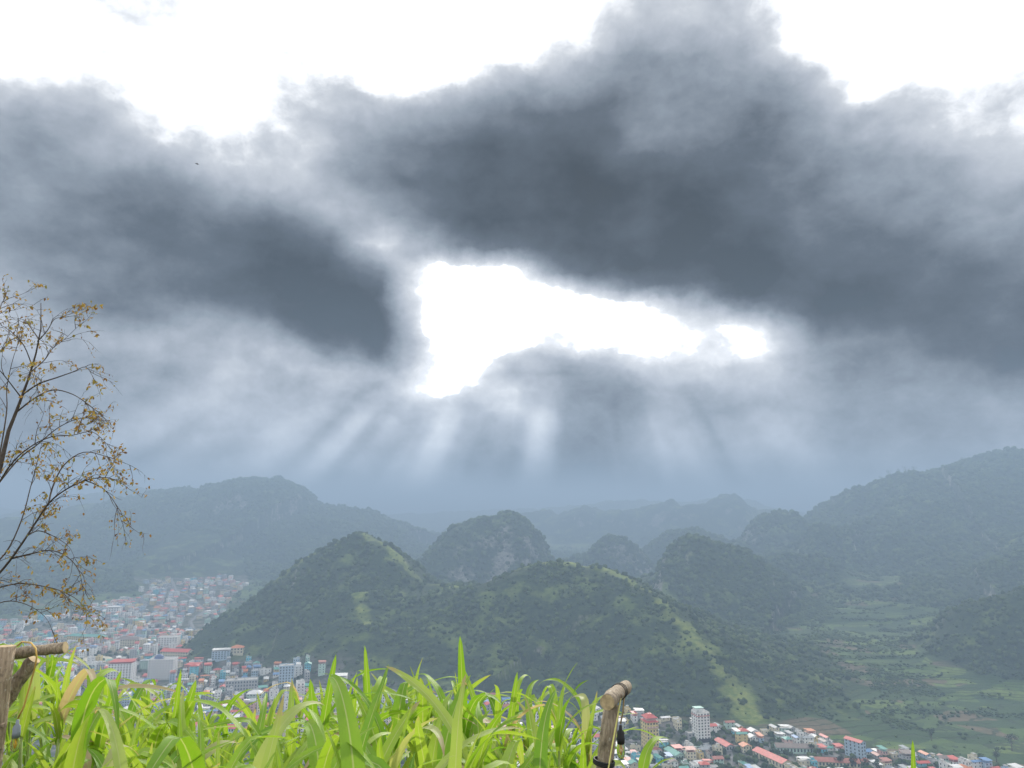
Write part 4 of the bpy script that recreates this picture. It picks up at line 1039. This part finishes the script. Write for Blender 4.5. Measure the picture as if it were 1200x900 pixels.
def log(name, pts, rad, mat, parent, knots=3, seed=1, n=16):
    rg = random.Random(seed); P = [Vector(p) for p in pts]; N_ = 14; out = []; r_ = []
    for i in range(N_+1):
        t = i/N_*(len(P)-1); k = min(int(t), len(P)-2); p = P[k].lerp(P[k+1], t-k)
        out.append(p+Vector((rg.gauss(0, .0015), rg.gauss(0, .0015), rg.gauss(0, .0015)))); r_.append((rad[0]*(1-i/N_)+rad[1]*i/N_)*(1+rg.gauss(0, .035)))
    m = MB(); m.tube(out, r_, n, 0, True, .07, rg)
    for j in (-1, -2): m.mi[j] = 1
    for _ in range(knots):
        k = rg.randint(1, N_-1); a = rg.uniform(0, 6.28); t_ = (out[k]-out[k-1]).normalized(); s_ = t_.orthogonal().normalized(); s_ = Matrix.Rotation(a, 3, t_) @ s_
        m.tube([out[k]+s_*r_[k]*.6, out[k]+s_*r_[k]*1.25], [r_[k]*.42, r_[k]*.22], 8)
    return m.build(name, [mat, endm], parent)

# left fence: post, rail and brace, seen at its corner
D1 = 2.35
base = Vector(at(-22, 900, D1)); g = gz(base.x, base.y); org = Vector((base.x, base.y, g))
fl_ = empty('wooden_fence', org, 0, 'weathered wooden fence corner with post, rail and diagonal brace at the left edge', 'fence')
def loc(px, py, Y, o_=org): return Vector(at(px, py, Y))-o_
pt = loc(8, 757, D1)
log('post', [(0, .0, -.15), (pt.x*.5, 0, pt.z*.5), pt], (.030, .024), wd2, fl_, 2, 5)
log('rail', [loc(-70, 772, D1+.03), loc(0, 768, D1+.045), loc(40, 763, D1+.05), loc(77, 759, D1+.06)], (.0185, .0165), wd1, fl_, 1, 6)
log('brace', [loc(40, 772, D1+.085), loc(6, 822, D1+.085), loc(-30, 880, D1+.085)], (.020, .022), wd1, fl_, 1, 7)

def light_string(pts, rad, mat, socket, label, sm, filament=True, big=1.0, tie=None):
    o0 = Vector(socket[0]); root = empty('hanging_bulb', o0, 0, label, 'bulb light')
    m = MB(); m.tube([Vector(p)-o0 for p in pts], rad, 7); m.build('cord', [mat], root)
    s_ = MB(); s_.lathe([(.0, .052*big), (.005*big, .052*big), (.0065*big, .036*big), (.0125*big, .030*big), (.0135*big, .012*big), (.0145*big, .010*big), (.0135*big, -.010*big), (.0, -.010*big)], (0, 0, 0), 16); so = s_.build('socket', [sm], root)
    g_ = MB(); g_.lathe([(.0125*big, -.010*big), (.0145*big, -.020*big), (.0155*big, -.032*big), (.0140*big, -.046*big), (.0095*big, -.056*big), (.003*big, -.060*big), (0, -.0602*big)], (0, 0, 0), 20); gl = g_.build('bulb', [bulbm], root)
    f_ = MB()
    for k in range(4):
        a = k*1.57+.4; f_.tube([(math.cos(a)*.003*big, math.sin(a)*.003*big, -.012*big), (math.cos(a)*.006*big, math.sin(a)*.006*big, -.032*big), (math.cos(a)*.002*big, math.sin(a)*.002*big, -.048*big)], .0011*big, 5)
    f_.build('filament', [fil], gl)
    return root
DL = D1-.02
sk = at(19, 861, DL)
light_string([at(20, 757, DL+.07), at(26, 752, DL+.05), at(36, 753, DL), at(42, 760, DL-.03), at(43, 770, DL-.03), at(41, 782, DL-.02), at(36, 800, DL), at(28, 828, DL), tuple(Vector(sk)+Vector((0, 0, .045)))],
             .0026, cordm, [sk], 'small bulb in grey socket hanging on amber cord below the left rail', greyp, big=.80)

# right post with a log stub lashed across its top
D2 = 2.15
pb = Vector(at(707, 900, D2)); g = gz(pb.x, pb.y)
ptop = Vector(at(715.5, 832, D2)); slope_ = (ptop-pb)/(ptop.z-pb.z); foot = pb + slope_*(g-pb.z); org2 = Vector((foot.x, foot.y, g))
pr = empty('log_post', org2, 0, 'rough upright log post with a log stub tied across its top', 'post')
log('post', [Vector((0, 0, -.1)), (ptop-org2)*.5, (Vector(at(716.5, 826, D2+.03))-org2)], (.026, .0225), wd1, pr, 3, 11)
log('cross_log', [Vector(at(712.5, 823, D2-.075))-org2, Vector(at(722, 812, D2+.08))-org2, Vector(at(734, 805, D2+.30))-org2], (.0205, .0195), wd1, pr, 2, 12)
m = MB()
for k in range(3):
    c0 = Vector(at(724+k*1.2, 811.5-k*.8, D2+.10+.02*k))-org2; ax = (Vector(at(734, 805, D2+.30))-Vector(at(712.5, 823, D2-.075))).normalized(); s1 = ax.orthogonal().normalized(); s2 = ax.cross(s1)
    m.tube([c0+(s1*math.cos(a)+s2*math.sin(a))*.0225 for a in np.linspace(0, 6.28, 18)], .0011, 6)
m.build('lashing', [rubber], pr)
m = MB(); c0 = Vector(at(707.6, 893, D2))-org2; t_ = slope_.normalized()
s1 = t_.orthogonal().normalized(); s2 = t_.cross(s1)
pts_ = [c0+(s1*math.cos(a)+s2*math.sin(a))*.0275 for a in np.linspace(0, 6.2832, 24)]
for dz in (-.004, 0, .004): m.tube([p+t_*dz for p in pts_], .0028, 6)
m.build('rubber_band', [rubber], pr)
sk = at(727.5, 868, D2+.10)
light_string([at(727, 811, D2+.13), at(730, 808, D2+.11), at(731.5, 815, D2+.10), at(730, 835, D2+.10), tuple(Vector(sk)+Vector((0, 0, .045)))], .0022, material('tan_cord', (.34, .25, .14), .7, .1, 20), [sk],
             'clear bulb with amber filament in black socket hanging beside the log post', rubber, big=.80)
m = MB(); o2 = Vector(at(728, 812, D2+.06))
m.tube([Vector(p)-o2 for p in (at(728, 812, D2+.10), at(727.5, 818, D2+.02), at(724.5, 836, D2-.0), at(720, 860, D2-.01), at(715.5, 885, D2-.02), at(713, 900, D2-.03), at(711, 960, D2-.03))], .0021, 7)
o = m.build('cable', [cordy]); o.location = o2; tag(o, 'pale yellow cable running down the right side of the log post', 'cable')

# ------------------------------------------------------------------ the thin autumn tree at the left edge
DT = 5.4
rgt = random.Random(12)
tb = Vector(at(-75, 700, DT)); g = gz(tb.x, tb.y); orgT = Vector((tb.x, tb.y, g))
tr_ = empty('autumn_tree', orgT, 0, 'thin leaning tree with sparse yellow brown leaves at the left edge', 'tree')
def tp(px, py, dd=0): return Vector(at(px, py, DT+dd))-orgT
barkt = material('dark_thin_bark', (.085, .07, .06), .85, .3, 30, bump=.3)
m = MB(); m.tube([Vector((0, 0, -.1)), tp(-70, 790), tp(-62, 720), tp(-40, 640), tp(-15, 585), tp(0, 548, .02), tp(10, 505, .04), tp(20, 480, .05), tp(33, 445, .05), tp(42, 415, .03), tp(48, 385), tp(48, 355, -.02)],
   [.055, .046, .042, .034, .024, .017, .013, .011, .008, .006, .0045, .0025], 10); m.build('trunk', [barkt], tr_)
LIMBS = [
 [(-8,570,.0),(2,520,.1),(8,480,.15),(8,455,.2),(14,425,.2),(22,400,.25)],
 [(17,485,.05),(40,467,.1),(62,457,.2),(85,462,.25),(105,475,.3),(118,486,.3)],
 [(27,462,.05),(45,450,-.05),(65,443,-.1),(85,436,-.15),(100,430,-.2),(108,440,-.2)],
 [(36,436,.04),(52,422,.1),(62,408,.15),(75,398,.2),(92,382,.2)],
 [(44,400,.02),(55,388,-.1),(64,374,-.1),(76,372,-.1)],
 [(46,398,.02),(36,384,.1),(28,375,.15),(15,372,.2)],
 [(38,430,.02),(28,405,-.1),(12,388,-.2),(-5,378,-.3)],
 [(25,466,.02),(5,440,-.2),(-8,425,-.3),(-20,400,-.3)],
 [(-30,470,.2),(-12,430,.2),(0,412,.2),(10,395,.2)],
 [(-40,440,-.2),(-12,385,-.2),(-2,366,-.2),(4,352,-.2)],
 [(-20,600,.0),(10,548,-.1),(35,524,-.15),(60,512,-.2),(85,510,-.25),(108,506,-.3),(125,520,-.3)],
 [(-12,580,.0),(20,540,.2),(45,520,.25),(70,500,.3),(95,490,.35),(112,492,.35)],
 [(-45,700,.0),(-20,690,.0),(5,665,-.05),(25,638,-.1),(42,612,-.1),(57,590,-.12),(72,577,-.15),(90,567,-.2),(108,561,-.2),(128,560,-.25),(145,568,-.3)],
 [(57,590,-.12),(62,570,-.05),(75,545,.0),(98,530,.1),(125,535,.15),(152,545,.2)],
 [(-30,680,.1),(5,650,.15),(25,610,.2),(36,570,.25),(44,540,.3),(50,515,.3)],
 [(-45,690,.1),(-10,690,.1),(20,684,.1),(45,686,.1),(70,692,.05),(92,704,.0),(104,722,.0)],
 [(12,655,-.05),(32,650,-.1),(58,645,-.15),(78,652,-.2),(92,668,-.2),(97,690,-.2)],
 [(-30,720,.0),(5,705,.1),(30,708,.1),(52,722,.1),(62,740,.1)],
 [(32,628,-.1),(45,622,.0),(62,628,.05),(80,640,.1),(88,655,.1)],
 [(100,563,-.2),(120,572,-.15),(135,590,-.1),(142,610,-.1)],
]
def smooth_pts(P, k=4):
    out = []
    for i in range(len(P)-1):
        p0 = P[max(i-1, 0)]; p1 = P[i]; p2 = P[i+1]; p3 = P[min(i+2, len(P)-1)]
        for j in range(k):
            t = j/k; out.append(.5*((2*p1)+(p2-p0)*t+(2*p0-5*p1+4*p2-p3)*t*t+(3*p1-p0-3*p2+p3)*t**3))
    return out+[P[-1]]
twigs = MB(); lf = {'v': [], 'f': [], 't': []}
def tleaf(p, rg):
    L_ = rg.uniform(.012, .034); a = Vector((rg.gauss(0, .6), rg.gauss(0, .6), rg.gauss(-.7, .6))).normalized(); s_ = a.cross(Vector((rg.gauss(0, 1), rg.gauss(0, 1), rg.gauss(0, 1)))).normalized()*L_*.27; n_ = a.cross(s_).normalized()*L_*.12
    k = len(lf['v']); pts = [p, p+a*L_*.35+s_+n_, p+a*L_*.7+s_*.8+n_, p+a*L_, p+a*L_*.7-s_*.8+n_, p+a*L_*.35-s_+n_]
    lf['v'] += [tuple(x_) for x_ in pts]; lf['f'] += [(k, k+1, k+2, k+3), (k, k+3, k+4, k+5)]
    t_ = rg.random(); lf['t'] += [t_]*6
def twig(p, d, L_, r, rg, lvl):
    n = 5; pts = [p]; d = d.normalized()
    for i in range(n):
        d = (d+Vector((rg.gauss(0, .16), rg.gauss(0, .16), rg.gauss(0, .12)-.07))).normalized(); pts.append(pts[-1]+d*L_/n)
    twigs.tube(pts, [r*(1-.75*i/n) for i in range(n+1)], 4, cap=False)
    if lvl > 0:
        for i in range(1, n+1):
            if rg.random() < .62: twig(pts[i], d+Vector((rg.gauss(0, .8), rg.gauss(0, .8), rg.gauss(0, .6))), L_*rg.uniform(.35, .7), r*.6, rg, lvl-1)
    for i in range(2, n+1):
        pr_ = (.20 if lvl else .32) if i < n else .58
        while rg.random() < pr_: tleaf(pts[i]+Vector((rg.gauss(0, .006), rg.gauss(0, .006), rg.gauss(0, .006))), rg); pr_ *= .72
for li, Lb in enumerate(LIMBS):
    P = smooth_pts([tp(*p) for p in Lb]); n = len(P); r0 = .0095 if len(Lb) > 9 else .0065 if len(Lb) > 5 else .0045
    m = MB(); m.tube(P, [r0*(1-.8*i/(n-1)) for i in range(n)], 6); m.build('branch', [barkt], tr_)
    for i in range(3, n):
        f = i/n
        if rgt.random() < .58:
            d = (P[i]-P[i-1]).normalized()+Vector((rgt.gauss(0, .55), rgt.gauss(0, .55), rgt.gauss(.05, .5)))
            twig(P[i], d, rgt.uniform(.12, .30)*(1.1-.4*f), .0026, rgt, 2 if rgt.random() < .35 else 1)
    twig(P[-1], P[-1]-P[-2], .16, .002, rgt, 1)
for i in range(2, 12): pass
twigs.build('twigs', [barkt], tr_)
alm = bpy.data.materials.new('autumn_leaf'); alm.use_nodes = True; q = NB(alm.node_tree); P_ = alm.node_tree.nodes['Principled BSDF']
ta = q.n('ShaderNodeAttribute'); ta.attribute_name = 'tint'
cl_ = q.ramp(ta.outputs['Fac'], [(0, (.14, .08, .04)), (.25, (.30, .17, .04)), (.5, (.44, .28, .055)), (.75, (.36, .28, .055)), (1, (.20, .20, .05))])
alm.node_tree.links.new(cl_, P_.inputs['Base Color']); P_.inputs['Roughness'].default_value = .6
t2 = q.n('ShaderNodeBsdfTranslucent'); alm.node_tree.links.new(cl_, t2.inputs[0]); mx = q.n('ShaderNodeMixShader'); mx.inputs[0].default_value = .4
alm.node_tree.links.new(P_.outputs[0], mx.inputs[1]); alm.node_tree.links.new(t2.outputs[0], mx.inputs[2])
mo = [n_ for n_ in alm.node_tree.nodes if n_.type == 'OUTPUT_MATERIAL'][0]; alm.node_tree.links.new(mx.outputs[0], mo.inputs[0])
me_ = mesh_np('foliage', lf['v'], lf['f'], [alm]); a_ = me_.attributes.new('tint', 'FLOAT', 'POINT'); a_.data.foreach_set('value', np.array(lf['t'], np.float32))
o = bpy.data.objects.new('foliage', me_); C.objects.link(o); o.parent = tr_
print('tree leaves', len(lf['f'])//2, 'twig faces', len(twigs.f))

# a small bird high against the left cloud
bl = Vector(at(231, 192, 60)); root = empty('bird', bl, .6, 'tiny dark bird flying against the left grey cloud', 'bird')
m = MB(); m.lathe([(0, -.11), (.022, -.07), (.032, 0), (.024, .06), (.012, .09), (0, .12)], (0, 0, 0), 8)
for sx in (-1, 1): m.v += [(sx*.02, 0, -.04), (sx*.02, 0, .04), (sx*.16, .03, .02), (sx*.17, .03, -.01)]; k = len(m.v); m.face((k-4, k-3, k-2, k-1))
o = m.build('body', [material('bird_black', (.03, .03, .03), .7)], root)

# ------------------------------------------------------------------ the air
hz = MB(); S = 13600; hz.box(-S, S, -S, S, -12, 530)
hm = bpy.data.materials.new('haze_air'); hm.use_nodes = True; n = hm.node_tree; n.nodes.clear()
pv = n.nodes.new('ShaderNodeVolumePrincipled'); pv.inputs['Density'].default_value = HAZE_D; pv.inputs['Color'].default_value = (0.36, 0.49, 0.66, 1); pv.inputs['Anisotropy'].default_value = 0.0
ou = n.nodes.new('ShaderNodeOutputMaterial'); n.links.new(pv.outputs[0], ou.inputs['Volume'])
o = hz.build('haze', [hm]); o['kind'] = 'stuff'; tag(o, 'pale blue haze filling the valley', 'haze')
